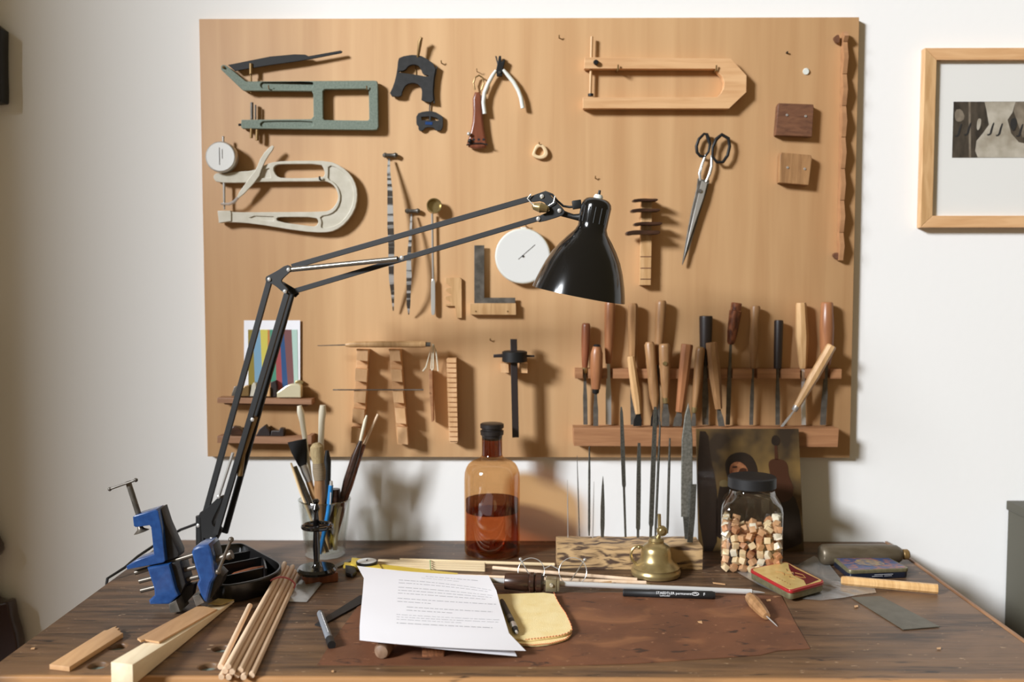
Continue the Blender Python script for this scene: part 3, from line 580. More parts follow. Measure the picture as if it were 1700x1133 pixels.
# ------------------------------------------------------------ chisel rack
ur = thing('chisel_rail', 'upper slotted wooden rail of the chisel rack', 'rail', B(1175, 620))
slots = [972, 1013, 1050, 1093, 1133, 1172, 1212, 1253, 1293, 1333, 1374]
x0, x1 = B(955, 620, .03).x, B(1397, 620, .03).x
zt, zb = B(1175, 613, .03).z, B(1175, 629, .03).z
PH = Pl((0, -.0182, zt), X, Y)
pts = [(x0, 0), (x0, -.03)]
for s_ in slots:
    xs = B(s_, 620, .03).x; pts += [(xs-.006, -.03), (xs-.006, -.010), (xs+.006, -.010), (xs+.006, -.03)]
pts += [(x1, -.03), (x1, 0)]
part('rail', MB().plate(PH, pts[::-1], 0, zt-zb, .0006, px=False), G['rail'], ur)
lr = thing('chisel_rail', 'deep lower wooden rail of the chisel rack where the blades end', 'rail', B(1170, 725))
part('rail', MB().plate(BRD, C(0, 0, 1, (952, 711), (1393, 712), (1391, 743), (953, 741)), .045, .0445, .001), G['rail'], lr)
LZ = B(1170, 708, .03).z
def chisel(top, bot, w0, w1, m, bot2, bw, lab, off=.019, oct_=False, prof=None, bm='dsteel', ferr=None, cat='chisel', cap=None, bend=None):
    a = B(*top, off); b = B(*bot, off-.002); t = thing('chisel', lab, cat, B(*bot2, off-.004), 'chisels and gouges in the rack')
    pr = prof or [(0, .70), (.02, .86), (.06, .95), (.3, 1.0), (.65, .92), (.92, .72), (1, .62)]
    k = K*.5
    mb = MB().lathe(a, b, [(h, (w0+(w1-w0)*h)*k*r) for h, r in pr], 8 if oct_ else 18, ph=pi/8 if oct_ else 0)
    part('handle', mb, G[m], t, ang=25 if oct_ else 40)
    d = (b-a).normalized(); e = B(*bot2, off-.004); e = V((e.x, e.y, max(e.z, LZ+.001)))
    c0_ = b
    if ferr:
        part('ferrule', MB().lathe(b-d*.002, b+d*.010, [(0, w1*k*.75), (.8, w1*k*.7), (1, w1*k*.55)], 16), G[ferr], t); c0_ = b+d*.009
    hw = bw*K/2; rings = []
    for p, s_ in ((c0_-d*.001, .55), (c0_.lerp(e, .25), .7), (c0_.lerp(e, .5), 1), (e, 1)):
        rings.append([p+V((-hw*s_, -.0016, 0)), p+V((hw*s_, -.0016, 0)), p+V((hw*s_, .0016, 0)), p+V((-hw*s_, .0016, 0))])
    part('blade', MB().loft(rings), G[bm], t)
    if cap: part('cap', MB().lathe(a-d*.001, a+d*.003, [(0, w0*k*.5), (1, w0*k*.8)], 14), G[cap], t)
    return t
bk, fr = .020, .040
chisel((973, 537), (971, 612), 15, 14, 'red', (972, 708), 7, 'reddish turned chisel at the left end of the rack, brass ferrule', bk, ferr='brass')
chisel((1013, 500), (1010, 604), 19, 15, 'pear', (1010, 708), 9, 'glossy reddish chisel partly hidden by the lamp shade rim', bk, bm='steel')
chisel((1051, 504), (1050, 606), 18, 17, 'tan', (1051, 708), 8, 'straight light brown chisel in the back row behind a pale one', bk, oct_=True)
chisel((1098, 499), (1092, 606), 19, 14, 'tan', (1092, 708), 7, 'tan waisted chisel, tallest of the back row, left of the near-black one', bk)
chisel((1172, 525), (1171, 606), 22, 20, 'ebony', (1171, 708), 10, 'short thick near-black chisel with a flat top', bk, prof=[(0, .95), (.03, 1), (1, .9)])
chisel((1223, 503), (1213, 572), 19, 14, 'mottle', (1208, 708), 7, 'mottled dark brown chisel with a ringed top', bk, prof=[(0, .8), (.02, .92), (.18, .92), (.2, 1.12), (.7, 1.1), (.95, .9), (1, .6)])
chisel((1254, 508), (1250, 612), 15, 11, 'tan', (1247, 708), 6, 'slim light brown chisel with a bulging middle', bk, prof=[(0, .9), (.03, 1.1), (.25, .95), (.6, 1.25), (1, .75)])
chisel((1293, 532), (1291, 612), 14, 13, 'ebony', (1291, 708), 7, 'slim straight dark violet-brown chisel', bk, prof=[(0, .95), (.03, 1.05), (1, 1)])
chisel((1330, 503), (1333, 612), 17, 17, 'light', (1334, 708), 7, 'pale chisel with dark lettering down the handle, back row right', bk, oct_=True, prof=[(0, .9), (.03, 1.0), (.5, 1.25), (.95, .8), (1, .6)], bm='chrome')
chisel((1373, 502), (1372, 606), 19, 19, 'pear', (1366, 708), 9, 'thick light reddish chisel at the right end of the rack', bk, prof=[(0, .8), (.02, 1.0), (.4, 1.25), (.7, 1.15), (1, .7)])
chisel((991, 573), (989, 646), 17, 16, 'pear', (989, 708), 8, 'short pear-shaped handle with a black ring on top, front row left', fr, prof=[(0, .5), (.04, .8), (.2, 1.2), (.5, 1.25), (1, .9)], ferr='black', cap='black')
chisel((1047, 592), (1060, 687), 13, 13, 'light', (1058, 708), 13, 'pale orange tilted handle in the front row', fr, prof=[(0, .8), (.03, 1.0), (.7, 1.2), (1, .85)], bm='black', oct_=True)
chisel((1078, 568), (1088, 680), 17, 14, 'tan', (1086, 708), 12, 'two-tone brown tilted handle with dark streak, front row', fr, prof=[(0, .7), (.04, 1.0), (.3, 1.0), (.8, 1.1), (1, .6)], bm='black')
h = chisel((1103, 571), (1105, 662), 20, 15, 'tan', (1105, 708), 12, 'round brown handle with a small brass badge, front row', fr, ferr='brass', oct_=False)
a_ = B(1104, 604, fr+.0125); part('badge', MB().lathe(a_+V((0, .003, 0)), a_+V((0, -.0005, 0)), [(0, .005), (1, .0045)], 18), G['brass'], h, 'oval brass badge')
chisel((1141, 572), (1128, 684), 20, 14, 'pear', (1124, 708), 13, 'thick faceted reddish-brown handle leaning left, front row', fr, oct_=True, prof=[(0, .9), (.02, 1.0), (.5, 1.05), (1, .95)], bm='dsteel')
chisel((1163, 577), (1153, 678), 16, 13, 'tan', (1151, 708), 7, 'slim brown handle leaning left with brass ferrule, front row', fr, ferr='brass', cap='brass')
chisel((1181, 569), (1193, 679), 20, 15, 'tan', (1198, 708), 10, 'light brown lettered faceted handle leaning right, front row', fr, oct_=True, prof=[(0, .85), (.02, .95), (.5, 1.15), (1, .8)])
chisel((1381, 574), (1322, 676), 17, 14, 'light', (1298, 710), 4, 'pale faceted handle lying diagonally at the right of the rack', fr+.004, oct_=True, prof=[(0, .8), (.02, .95), (.5, 1.1), (1, .75)], bm='chrome', ferr='steel')
# ------------------------------------------------------------ framed photograph at the right
fr_ = thing('picture_frame', 'pale wooden frame with a small sepia violin photograph, right of the tool board', 'picture', WALL.hit(1640, 230))
f0, f1 = WALL.hit(1536, 80, .02), WALL.hit(1527, 378, .02); fx0 = (f0.x+f1.x)/2; ft, fb = f0.z, f1.z; fx1 = fx0+.40; bw = .025
for nm, pl_, col in [('frame_side', [(fx0, ft), (fx0+bw, ft-bw), (fx0+bw, fb+bw), (fx0, fb)], 'light'), ('frame_side', [(fx1, ft), (fx1, fb), (fx1-bw, fb+bw), (fx1-bw, ft-bw)], 'light'), ('frame_rail', [(fx0, ft), (fx1, ft), (fx1-bw, ft-bw), (fx0+bw, ft-bw)], 'birch'), ('frame_rail', [(fx0, fb), (fx0+bw, fb+bw), (fx1-bw, fb+bw), (fx1, fb)], 'birch')]:
    part(nm, MB().plate(WALL, pl_, .022, .021, .001, px=False), G[col], fr_)
part('mount', MB().plate(WALL, rect(fx0+bw-.002, fb+bw-.002, fx1-bw+.002, ft-bw+.002), .010, .004, px=False), mat('mount_card', (236, 235, 230), .8), fr_)
A14 = (1500, 160, 4.865)
pv = lambda *p: C(*A14, *p)
mb = MB(); PM = [mat('photo_dark', (44, 38, 32), .6, c2=(84, 74, 62), sc_=(50, 50, 20)), mat('photo_mid', (150, 138, 120), .6, c2=(112, 100, 86), sc_=(40, 40, 40)), mat('photo_pale', (196, 188, 172), .6, c2=(160, 150, 132), sc_=(30, 30, 30)), G['ink']]
p0 = WALL.hit(1583, 169, .01); p1 = WALL.hit(1583, 262, .01); xr_ = p0.x+.20
mb.plate(WALL, rect(p0.x, p1.z, xr_, p0.z), .0106, .001, px=False)
mb.plate(WALL, pv((655, 44), (905, 44), (880, 130), (840, 190), (870, 300), (930, 370), (975, 380), (1380, 400), (1380, 494), (600, 494), (580, 440), (590, 360), (640, 300), (690, 230), (670, 110)), .0110, .0008, mi=2)
mb.plate(WALL, pv((905, 44), (1380, 44), (1380, 400), (960, 330), (930, 240), (890, 120)), .0110, .0008, mi=1)
mb.plate(WALL, pv((526, 44), (542, 44), (545, 494), (528, 494)), .0110, .0008, mi=1)
mb.plate(WALL, sm(pv((415, 110), (470, 100), (500, 180), (450, 210), (415, 190)), 1), .0110, .0008, mi=1)
for x, y in ((470, 220), (545, 210), (730, 210), (800, 215), (965, 220)):
    mb.plate(WALL, sm(pv((x-5, y), (x+5, y+5), (x-8, y+50), (x-20, y+100), (x-50, y+110), (x-58, y+95), (x-35, y+95), (x-25, y+50)), 1), .0114, .0008, mi=3)
mb.plate(WALL, sm(pv((590, 250), (600, 180), (630, 180), (620, 250), (600, 280)), 1), .0112, .0008, mi=2)
mb.plate(WALL, sm(pv((870, 180), (910, 170), (920, 230), (890, 290), (860, 240)), 1), .0116, .0008, mi=3)
part('photograph', mb, PM, fr_, 'sepia photograph of violin fronts')
part('glass_pane', MB().plate(WALL, rect(fx0+bw-.002, fb+bw-.002, fx1-bw+.002, ft-bw+.002), .0145, .001, px=False), G['pane'], fr_)
# ------------------------------------------------------------ left edge: hanging violin and black box
vl = thing('violin', 'dark red-brown violin body at the lower left edge behind the desk', 'violin', WALL.hit(-60, 1000))
PV = vert(-.03)
bodyL = [(-60, 800), (-40, 806), (-22, 835), (-20, 875), (5, 905), (7, 924), (-10, 935), (-20, 965), (-12, 990), (8, 1004), (24, 1000), (27, 1008), (30, 1030), (40, 1060), (42, 1100), (28, 1150), (-15, 1185), (-60, 1190)]
bodyL = [(x-12, y) for x, y in bodyL]
bodyR = [(-144-x, y) for x, y in bodyL[::-1]]
outl = sm(bodyL+bodyR, 1)
part('body', MB().plate(PV, outl, .02, .036, .004, res=2), G['spirit'], vl)
part('neck', MB().plate(PV, [(-78, 560), (-66, 560), (-60, 830), (-84, 830)], .035, .02, .002), G['spirit'], vl)
part('fingerboard', MB().plate(PV, [(-80, 590), (-64, 590), (-56, 930), (-88, 930)], .044, .006, .002), G['ebony'], vl)
part('scroll', MB().lathe(PV.hit(-86, 545, .03), PV.hit(-58, 545, .03), [(0, .012), (.2, .018), (.8, .018), (1, .012)], 20), G['spirit'], vl)
one('wall_hook', MB().tube([WALL.hit(-72, 530, .001), WALL.hit(-72, 535, .075), WALL.hit(-72, 520, .085)], .004, 8), G['black'], 'black hook carrying the violin at the left', 'hook')
one('wall_box', MB().plate(WALL, sm([(-90, 30), (2, 30), (1, 100), (3, 165), (0, 171), (-90, 171)], 1), .035, .034, .004), G['rub'], 'black box hanging high at the very left edge', 'box')
# ------------------------------------------------------------ desk lamp
def D0(px, py): return DESK.hit(px, py)
pb = D0(336, 938)
LA, LB = V((pb.x, pb.y, DZ)), V((.13, -.37, 1.4))
lu = V((LB.x-LA.x, LB.y-LA.y, 0)).normalized()
LP = Pl(LA, lu, Z)                       # the arm's own vertical plane
lamp = thing('desk_lamp', 'black balanced-arm desk lamp with glossy bell shade, standing at the desk left', 'lamp', LA)
trim_ = C(160, 760, 4.047, (660, 600), (760, 590), (830, 585), (960, 570), (1000, 580), (1120, 645), (1225, 700), (1250, 730), (1215, 775), (1120, 815), (960, 850), (840, 865), (760, 826), (720, 770), (690, 700))
tr = sm(trim_, 2)
TH = .034
rim = [DESK.hit(x, y, TH) for x, y in tr]
cxr = sum((p for p in rim), V((0, 0, 0)))/len(rim)
def ringat(z, s): return [V((cxr.x+(p.x-cxr.x)*s, cxr.y+(p.y-cxr.y)*s, DZ+z)) for p in rim]
mb = MB().loft([ringat(.001, .97), ringat(.02, 1.0), ringat(TH-.002, 1.0), ringat(TH, .985), ringat(TH, .955), ringat(TH-.003, .94), ringat(.006, .90)])
base = part('tray_base', mb, G['tray'], lamp, 'black plastic compartment tray forming the lamp foot')
def trp(x, y, h): q = C(160, 760, 4.047, (x, y))[0]; return DESK.hit(q[0], q[1], h)
for a, b in [((845, 660), (1040, 625)), ((850, 720), (1125, 665)), ((1120, 660), (1140, 745)), ((850, 800), (1120, 740))]:
    A_, B_ = trp(*a, .028), trp(*b, .028); d_ = (B_-A_).cross(Z).normalized()*.0015
    part('divider', MB().prism([A_-d_, B_-d_, B_-d_+V((0, 0, -.022)), A_-d_+V((0, 0, -.022))], d_*2), G['tray'], base)
ta, tb_ = trp(905, 795, .012), trp(1140, 735, .012)
tool = one('scalpel', MB().lathe(ta, tb_, [(0, .002), (.1, .005), (.6, .006), (.9, .004), (1, .002)], 12), G['red'], 'slim reddish-brown tool lying in the black tray of the lamp foot', 'tool')
post = MB().lathe(LA+V((0, 0, .006)), LA+V((0, 0, .10)), [(0, .020), (.25, .020), (.27, .012), (1, .011)], 20)
part('post', post, G['black'], lamp)
def lplate(name, pts, off, th, m, lab=None, bev=.0006): return part(name, MB().plate(LP, pts, off, th, bev), G[m], lamp, lab)
A20 = (300, 760, 6.294); A21 = (430, 400, 4.991); A22 = (850, 290, 4.926)
lplate('base_bracket', C(*A20, (200, 575), (290, 515), (395, 412), (428, 425), (420, 470), (345, 620), (325, 670), (330, 705), (390, 760), (380, 800), (340, 880), (300, 875), (240, 842), (240, 905), (160, 905), (155, 680)), .010, .020, 'black')
def bar(p, q, off, wpx, th, m, name='arm_bar'):
    dx, dy = q[0]-p[0], q[1]-p[1]; L_ = math.hypot(dx, dy); nx, ny = -dy/L_*wpx/2, dx/L_*wpx/2
    lplate(name, [(p[0]+nx, p[1]+ny), (q[0]+nx, q[1]+ny), (q[0]-nx, q[1]-ny), (p[0]-nx, p[1]-ny)], off, th, m)
bar((447, 464), (339, 856), .008, 9, .006, 'arm'); bar((476, 486), (357, 888), .014, 9, .006, 'arm'); bar((484, 486), (372, 886), -.004, 9, .006, 'arm')
bar((484, 443), (882, 329), .004, 9, .006, 'arm'); bar((480, 486), (896, 362), -.004, 8.5, .006, 'arm')
def rivet(x, y, off, r=.0042, m='chrome'):
    a = LP.hit(x, y, off); part('rivet', MB().lathe(a, a+LP.n*.003, [(0, r), (.5, r*.9), (1, r*.3)], 14), G[m], lamp)
def ltube(name, pts, off, r, m, lab=None, n=14): return part(name, MB().tube([LP.hit(x, y, off) for x, y in pts], r, n), G[m], lamp, lab)
G['spring'] = mat('spring_tube', (150, 146, 136), .25, metal=.9)
ltube('spring_tube', [(481, 448), (660, 430)], .016, .0050, 'spring', 'polished steel spring cylinder')
ltube('spring_tube', [(424, 692), (403, 755), (398, 790)], .004, .0055, 'obrass', 'brownish lower spring cylinder')
ltube('spring_rod', [(387, 752), (364, 823)], .0125, .0030, 'chrome')
lplate('elbow_bracket', sm(C(*A21, (52, 300), (80, 285), (150, 248), (225, 198), (262, 212), (270, 245), (225, 285), (186, 322), (186, 345), (215, 375), (242, 405), (232, 440), (195, 425), (130, 370), (85, 350), (55, 345)), 1), .021, .004, 'arm')
lplate('elbow_plate', C(*A21, (75, 300), (235, 240), (180, 330), (300, 400), (330, 440), (300, 470), (230, 430)), -.011, .003, 'black')
for x, y, o in [(447, 464, .022), (473, 484, .022), (479, 448, .022), (667, 428, .018), (329, 873, .0105), (351, 896, .015), (363, 825, .0105), (419, 697, .014)]: rivet(x, y, o)
lplate('head_bracket', sm(C(*A22, (140, 200), (160, 172), (262, 140), (295, 148), (345, 205), (430, 292), (428, 320), (400, 340), (230, 392), (200, 380), (205, 345), (305, 300), (305, 280), (248, 212), (150, 228)), 1), .014, .005, 'black')
for q_ in [(245, 178), (388, 295), (215, 362)]: x, y = C(*A22, q_)[0]; rivet(x, y, .0145)
a_ = LP.hit(*C(*A22, (165, 258))[0], .022); b_ = LP.hit(*C(*A22, (305, 285))[0], .022)
nut = part('brass_nut', MB().lathe(a_, b_, [(0, .002), (.1, .006), (.45, .0085), (.5, .0095), (.55, .0085), (.9, .006), (1, .002)], 18), G['brass'], lamp, 'brass bell-shaped tension nut')
part('wire_hook', MB().tube([LP.hit(*C(*A22, p)[0], .019) for p in [(155, 160), (125, 195), (175, 250), (265, 275), (340, 230), (352, 175)]], .0011, 8), G['chrome'], lamp)
# cord on the arm and off the desk
part('cord', MB().tube([LP.hit(*C(*A22, p)[0], -.006) for p in [(200, 170), (275, 143), (330, 165), (370, 215), (420, 258), (470, 266), (520, 262)]]+[], .0022, 8), G['rub'], lamp)
pc = [LP.hit(329, 868, 0)]+[DESK.hit(x, y, h) for x, y, h in [(300, 888, .02), (265, 905, .012), (232, 918, .006)]]
cc = [LP.hit(332, 868, -.012), vert(-.13).hit(300, 880), vert(-.16).hit(262, 902), vert(-.21).hit(228, 925), vert(-.26).hit(207, 943), V((XL-.004, -.30, .765)), V((XL-.012, -.31, .70)), V((XL-.012, -.31, .40))]
part('power_cord', MB().tube(cc, .0028, 8), G['rub'], lamp, 'black cable running off the left desk edge')
# shade
sT = C(*A22, (705, 192))[0]; sB = C(*A22, (545, 984))[0]; OF = .0
pT, pB = LP.hit(*sT, OF), LP.hit(*sB, OF); ppm = (pT-pB).length/math.hypot(sT[0]-sB[0], sT[1]-sB[1])
L_ = math.hypot(sT[0]-sB[0], sT[1]-sB[1])
pf = [(0, .5), (1, 14), (3, 19), (8, 23.5), (14, 25), (40, 24.5), (50, 24.5), (58, 28), (70, 38), (85, 49), (100, 58), (118, 66), (136, 72), (150, 76), (L_-2, 78.6), (L_, 79)]
prof = [(h/L_, r*ppm) for h, r in pf]; inn = [(max(h/L_, .02), max(r-1.6, .4)*ppm) for h, r in pf[::-1]]
part('lamp_shade', MB().lathe(pT, pB, prof+inn, 64), [G['lampblack']], lamp, ang=60)
ax = (pB-pT).normalized()
for k_ in range(-3, 4):
    th = k_*.42-.25; side = lu*sin(th)+LP.n*cos(th); side = (side-ax*side.dot(ax)).normalized()
    a_ = pT+ax*(L_*.10*ppm)+side*(24.7*ppm); b_ = pT+ax*(L_*.26*ppm)+side*(24.7*ppm)
    part('vent_slot', MB().tube([a_, b_], .0012, 8), G['arm'], lamp)
part('collar', MB().lathe(pT-ax*.006, pT+ax*.001, [(0, .0065), (.5, .0085), (1, .0085)], 20), G['white'], lamp, 'white switch collar')
part('switch', MB().lathe(pT-ax*.014, pT-ax*.005, [(0, .0022), (1, .0028)], 12), G['rub'], lamp)
sx, sy = C(*A22, (530, 246))[0]; p_ = LP.hit(sx, sy, 0)
part('cord_socket', MB().box(p_, (.016, .018, .015), Matrix.Rotation(R(-8), 3, 'Y')), G['rub'], lamp, bev=.001)
part('knuckle', MB().tube([LP.hit(*C(*A22, p)[0], .002) for p in [(405, 315), (450, 330), (500, 345), (545, 350), (575, 345)]], [.006, .0052, .0048, .0065, .008], 12), G['black'], lamp)
# ------------------------------------------------------------ blue bench vise lying on its side
VP_ = vert(-.483); VA = (160, 760, 4.047)
vise = thing('bench_vise', 'blue clamp-on bench vise lying tilted on the desk, left of the lamp', 'vise', V((D0(290, 1010).x, -.44, DZ)))
def vpl(name, pts, off, th, m, lab=None, bev=.0015, parent=None): return part(name, MB().plate(VP_, C(*VA, *pts), off, th, bev), G[m], parent or vise, lab)
vpl('clamp_frame', [(243, 402), (255, 392), (400, 350), (415, 360), (440, 480), (462, 695), (450, 708), (380, 722), (205, 755), (200, 732), (268, 690), (385, 652), (366, 470), (355, 457), (262, 470), (250, 460)], .0, .035, 'blue')
vpl('clamp_web', [(400, 352), (435, 340), (470, 450), (555, 640), (552, 668), (462, 705), (440, 480)], -.012, .03, 'viseblk')
vpl('fixed_jaw', [(338, 742), (488, 718), (510, 800), (530, 880), (552, 930), (490, 988), (358, 990), (350, 962), (388, 928), (385, 880)], .004, .045, 'blue', bev=.003)
vpl('fixed_jaw_web', [(488, 712), (560, 700), (600, 850), (560, 930), (530, 870)], -.006, .04, 'viseblk')
vpl('jaw_plate', [(486, 985), (535, 960), (565, 1038), (496, 1046)], .006, .045, 'dsteel', 'bare steel jaw face', bev=.001)
vpl('movable_jaw', [(636, 640), (648, 612), (680, 596), (752, 583), (765, 600), (782, 665), (800, 800), (772, 850), (742, 975), (715, 975), (690, 905), (672, 855), (688, 820), (662, 740)], .004, .050, 'blue', bev=.004)
vpl('movable_jaw_web', [(752, 585), (785, 588), (805, 650), (812, 760), (850, 800), (830, 860), (745, 975), (772, 850), (800, 800)], -.010, .034, 'viseblk')
vpl('jaw_plate', [(646, 935), (690, 920), (727, 975), (668, 1003)], .006, .045, 'dsteel', 'bare steel jaw face', bev=.001)
vpl('web', [(500, 960), (560, 870), (660, 850), (645, 930), (565, 1015)], -.022, .018, 'viseblk')
def vt(name, pts, off, rpx, m, n=14, ends=False):
    P = [VP_.hit(*C(*VA, p)[0], off) for p in pts]; r = rpx*.00102/4.047
    mb = MB().tube(P, r, n)
    if ends: mb.ball(P[0], r*1.75); mb.ball(P[-1], r*1.75)
    return part(name, mb, G[m], vise)
G['vs'] = mat('oily_steel', (112, 104, 94), .38, metal=.6)
for a, b in [((262, 775), (660, 652)), ((290, 832), (670, 735)), ((300, 895), (690, 800))]: vt('guide_rod', [a, b], -.018, 17, 'vs')
vt('main_screw', [(795, 690), (892, 655)], -.012, 24, 'vs'); vt('screw_head', [(880, 662), (912, 650)], -.012, 32, 'vs')
vt('handle_bar', [(905, 552), (818, 768)], .004, 11, 'vs', ends=True)
vt('clamp_screw', [(212, 160), (285, 385)], -.014, 19, 'dsteel'); vt('clamp_handle', [(90, 213), (265, 152)], -.006, 8, 'dsteel', ends=True)
a_ = VP_.hit(*C(*VA, (292, 462))[0], -.014); b_ = VP_.hit(*C(*VA, (305, 500))[0], -.014)
part('clamp_pad', MB().lathe(a_, b_, [(0, .004), (.5, .006), (1, .0135)], 20), G['vs'], vise)
# ------------------------------------------------------------ left foreground timber
def quadtop(*p): return [DESK.hit(x, y, h) for x, y, h in p]
def slab(top, th):   # top corner points with real thickness downwards
    n = len(top); lo_ = [p-V((0, 0, th)) for p in top]
    return MB().add(top+lo_, [tuple(range(n)), tuple(range(2*n-1, n-1, -1))]+[(i, i+n, (i+1) % n+n, (i+1) % n) for i in range(n)])
A30 = (60, 920, 3.4)
bs = C(*A30, (75, 625), (385, 432), (402, 430), (432, 415), (455, 408), (446, 420), (470, 416), (458, 430), (478, 434), (470, 440), (491, 447), (188, 638))
one('broken_stick', slab([DESK.hit(x, y, .008) for x, y in bs], .0074), G['slat'], 'flat light wooden strip with a splintered end, at the far left of the desk', 'stick', bev=.0003)
A31 = [(184, 1100, .032), (220, 1104, .032), (389, 998, .004), (366, 994, .004)]
top = quadtop(*A31)
one('wedge_block', MB().add(top+[V((p.x, p.y, DZ+.0014)) for p in top], [(0, 1, 2, 3), (7, 6, 5, 4), (0, 4, 5, 1), (1, 5, 6, 2), (2, 6, 7, 3), (3, 7, 4, 0)]), G['wedge'], 'long whitish wooden wedge with thick square end towards the viewer', 'block', bev=.0004)
tl = quadtop((228, 1060, .031), (234, 1064, .0305), (240, 1062, .030), (264, 1066, .0285), (360, 1012, .0125), (331, 1005, .0145))
one('wooden_strip', slab(tl, .0028), G['slat'], 'thin brownish slat with a frayed end lying on the whitish wedge', 'slat')
G['leafw'] = wood('green_tip', (176, 150, 84), (196, 170, 104), (40, 10, 40))
one('wood_shim', slab(quadtop((345, 1003, .0135), (362, 994, .012), (389, 996, .0105), (368, 1004, .0115)), .001), G['leafw'], 'small yellowish shim at the thin tip of the wedge', 'shim')
# dowel bundle
a0, b0 = D0(394, 1127), D0(482, 952)
dd = V((b0.x-a0.x, b0.y-a0.y, 0)).normalized(); dn_ = V((dd.y, -dd.x, 0)); LD = (b0-a0).length; r_ = .0046
rows = [(-2, 0), (-1, 0), (0, 0), (1, 0), (2, 0), (-1.5, 1), (-.5, 1), (.5, 1), (-1, 2)]
names = ['bottom row left edge', 'bottom row second from left', 'bottom row middle', 'bottom row second from right', 'bottom row right edge', 'second layer left', 'second layer middle', 'second layer right', 'top of the pile']
proto = None
for (cx, ly), nm in zip(rows, names):
    tq = LD*random.uniform(-.012, .012); sp = .0098
    A_ = a0+dn_*cx*sp*1.08-dd*(.004-tq)+V((0, 0, r_+.0006+ly*.0083)); B_ = b0+dn_*cx*sp*.985+dd*tq+V((0, 0, r_+.0006+ly*.0081))
    mb = MB().lathe(A_, B_, [(0, r_*.9), (.004, r_), (.996, r_), (1, r_*.9)], 14)
    one('wooden_dowel', mb, G['dowel'], 'pale round dowel in the pink-banded bundle, '+nm, 'dowel', 'dowels in the banded bundle')
bt = a0.lerp(b0, .76); bp = []
for i in range(24):
    an = 2*pi*i/24; c_, s_ = cos(an), sin(an); bp.append(bt+dn_*(c_*.0265*(1-.22*max(s_, 0)))+V((0, 0, max(.0140+s_*.0155, .0015)))+dd*(.004*c_))
one('rubber_band', MB().tube(bp, .0017, 8, closed=True), G['pink'], 'pink rubber band around the pale dowel bundle', 'rubber band')
one('wooden_dowel', MB().lathe(DESK.hit(366, 1108, .006), DESK.hit(415, 1006, .006), [(0, r_*.9), (.004, r_), (.996, r_), (1, r_*.8)], 14), G['dowel'], 'single shorter dowel lying loose along the left of the bundle', 'dowel')
def sheetpoly(pts, h0, amp, m, name, lab, cat, rings=8, per=6, seed=1, flat=.002):
    rnd = random.Random(seed); P = []
    for i in range(len(pts)):
        a, b = pts[i], pts[(i+1) % len(pts)]
        for j in range(per): P.append((a[0]+(b[0]-a[0])*j/per, a[1]+(b[1]-a[1])*j/per))
    W_ = [D0(*p) for p in P]; c_ = sum(W_, V((0, 0, 0)))/len(W_); n = len(W_); vs = []; fs = []
    ph_ = [rnd.uniform(0, 6) for _ in range(4)]
    def hgt(p): return h0+amp*(.5+.5*sin(p.x*150+ph_[0]+2*sin(p.y*70)))*(.5+.5*sin(p.y*170+ph_[1]+3*sin(p.x*60+ph_[2])))
    for k_ in range(rings+1):
        s_ = 1-k_/(rings+.5)
        for p in W_:
            q_ = c_.lerp(p, s_); vs.append(V((q_.x, q_.y, DZ+(hgt(q_) if k_ else flat))))
    for k_ in range(rings):
        for j in range(n): fs.append((k_*n+j, k_*n+(j+1) % n, (k_+1)*n+(j+1) % n, (k_+1)*n+j))
    fs.append(tuple(rings*n+j for j in range(n)))
    return one(name, MB().add(vs, fs), m, lab, cat, ang=70)
sheetpoly([(478, 971), (500, 964), (520, 966), (535, 970), (522, 986), (509, 1002), (478, 1001)], .003, .004, G['baggrey'], 'plastic_bag', 'small grey transparent plastic bag beside the dowel bundle', 'bag', rings=6, per=4)
# ------------------------------------------------------------ brush glass and what stands in it
ga = D0(540, 922.5); GY = ga.y-.0
gl = thing('drinking_glass', 'tall tapered clear glass holding brushes and a blue pencil', 'glass', (ga.x, GY, DZ))
GP = vert(GY); zr = GP.hit(537, 829).z; rt_ = (GP.hit(580, 829).x-GP.hit(494.5, 829).x)/2; rb_ = rt_*.76
gb, gtp = V((ga.x, GY, DZ+.0008)), V((ga.x, GY, zr))
part('tumbler', MB().lathe(gb, gtp, [(0, rb_*.9), (.02, rb_), (.5, rb_*.5+rt_*.5), (.97, rt_), (1, rt_), (1, rt_-.002), (.97, rt_-.0025), (.5, rb_*.5+rt_*.5-.0025), (.09, rb_-.003), (.06, rb_*.6)], 40), G['clear'], gl)
part('rim', MB().tube([gtp+V((rt_*.985*cos(2*pi*i/40), rt_*.985*sin(2*pi*i/40), 0)) for i in range(40)], .0016, 8, closed=True), glass('rim_glass', (.7, .72, .68), .4, .05, 1, .8), gl)
def inG(pts, off): # points through pixels on an upright plane inside the glass
    o = off if isinstance(off, (list, tuple)) else [off]*len(pts); return [GP.hit(x, y, q_) for (x, y), q_ in zip(pts, o)]
bot = lambda x, o=0: V((ga.x+x, GY-o, DZ+.014))
kk = .00122
def seg(pts, rs): return pts, [r*kk for r in rs]
t = thing('paint_brush', 'wide black-bristled brush with metal ferrule in the glass', 'brush', bot(.005, .01))
p = inG([(493, 732), (497, 750), (503, 776)], .012)
part('bristles', MB().loft([[q_+V((w_*cos(2*pi*j/20), .006*sin(2*pi*j/20), dz_*cos(2*pi*j/20))) for j in range(20)] for q_, w_, dz_ in ((p[0], .0195, .004), (p[1], .0165, .003), (p[2], .0075, .001))]), G['bristle'], t)
part('ferrule', MB().tube(inG([(502.5, 773), (507, 784), (513, 800)], .012), [.0078, .0082, .0065], 16), G['steel'], t)
part('handle', MB().tube(inG([(512, 799), (520, 820), (530, 850)], .012)+[bot(.01, .006)], [.0062, .0075, .005, .003], 12), G['light'], t)
t = thing('paint_brush', 'round pale-bristled brush bound with cord in the glass', 'brush', bot(.0, .0))
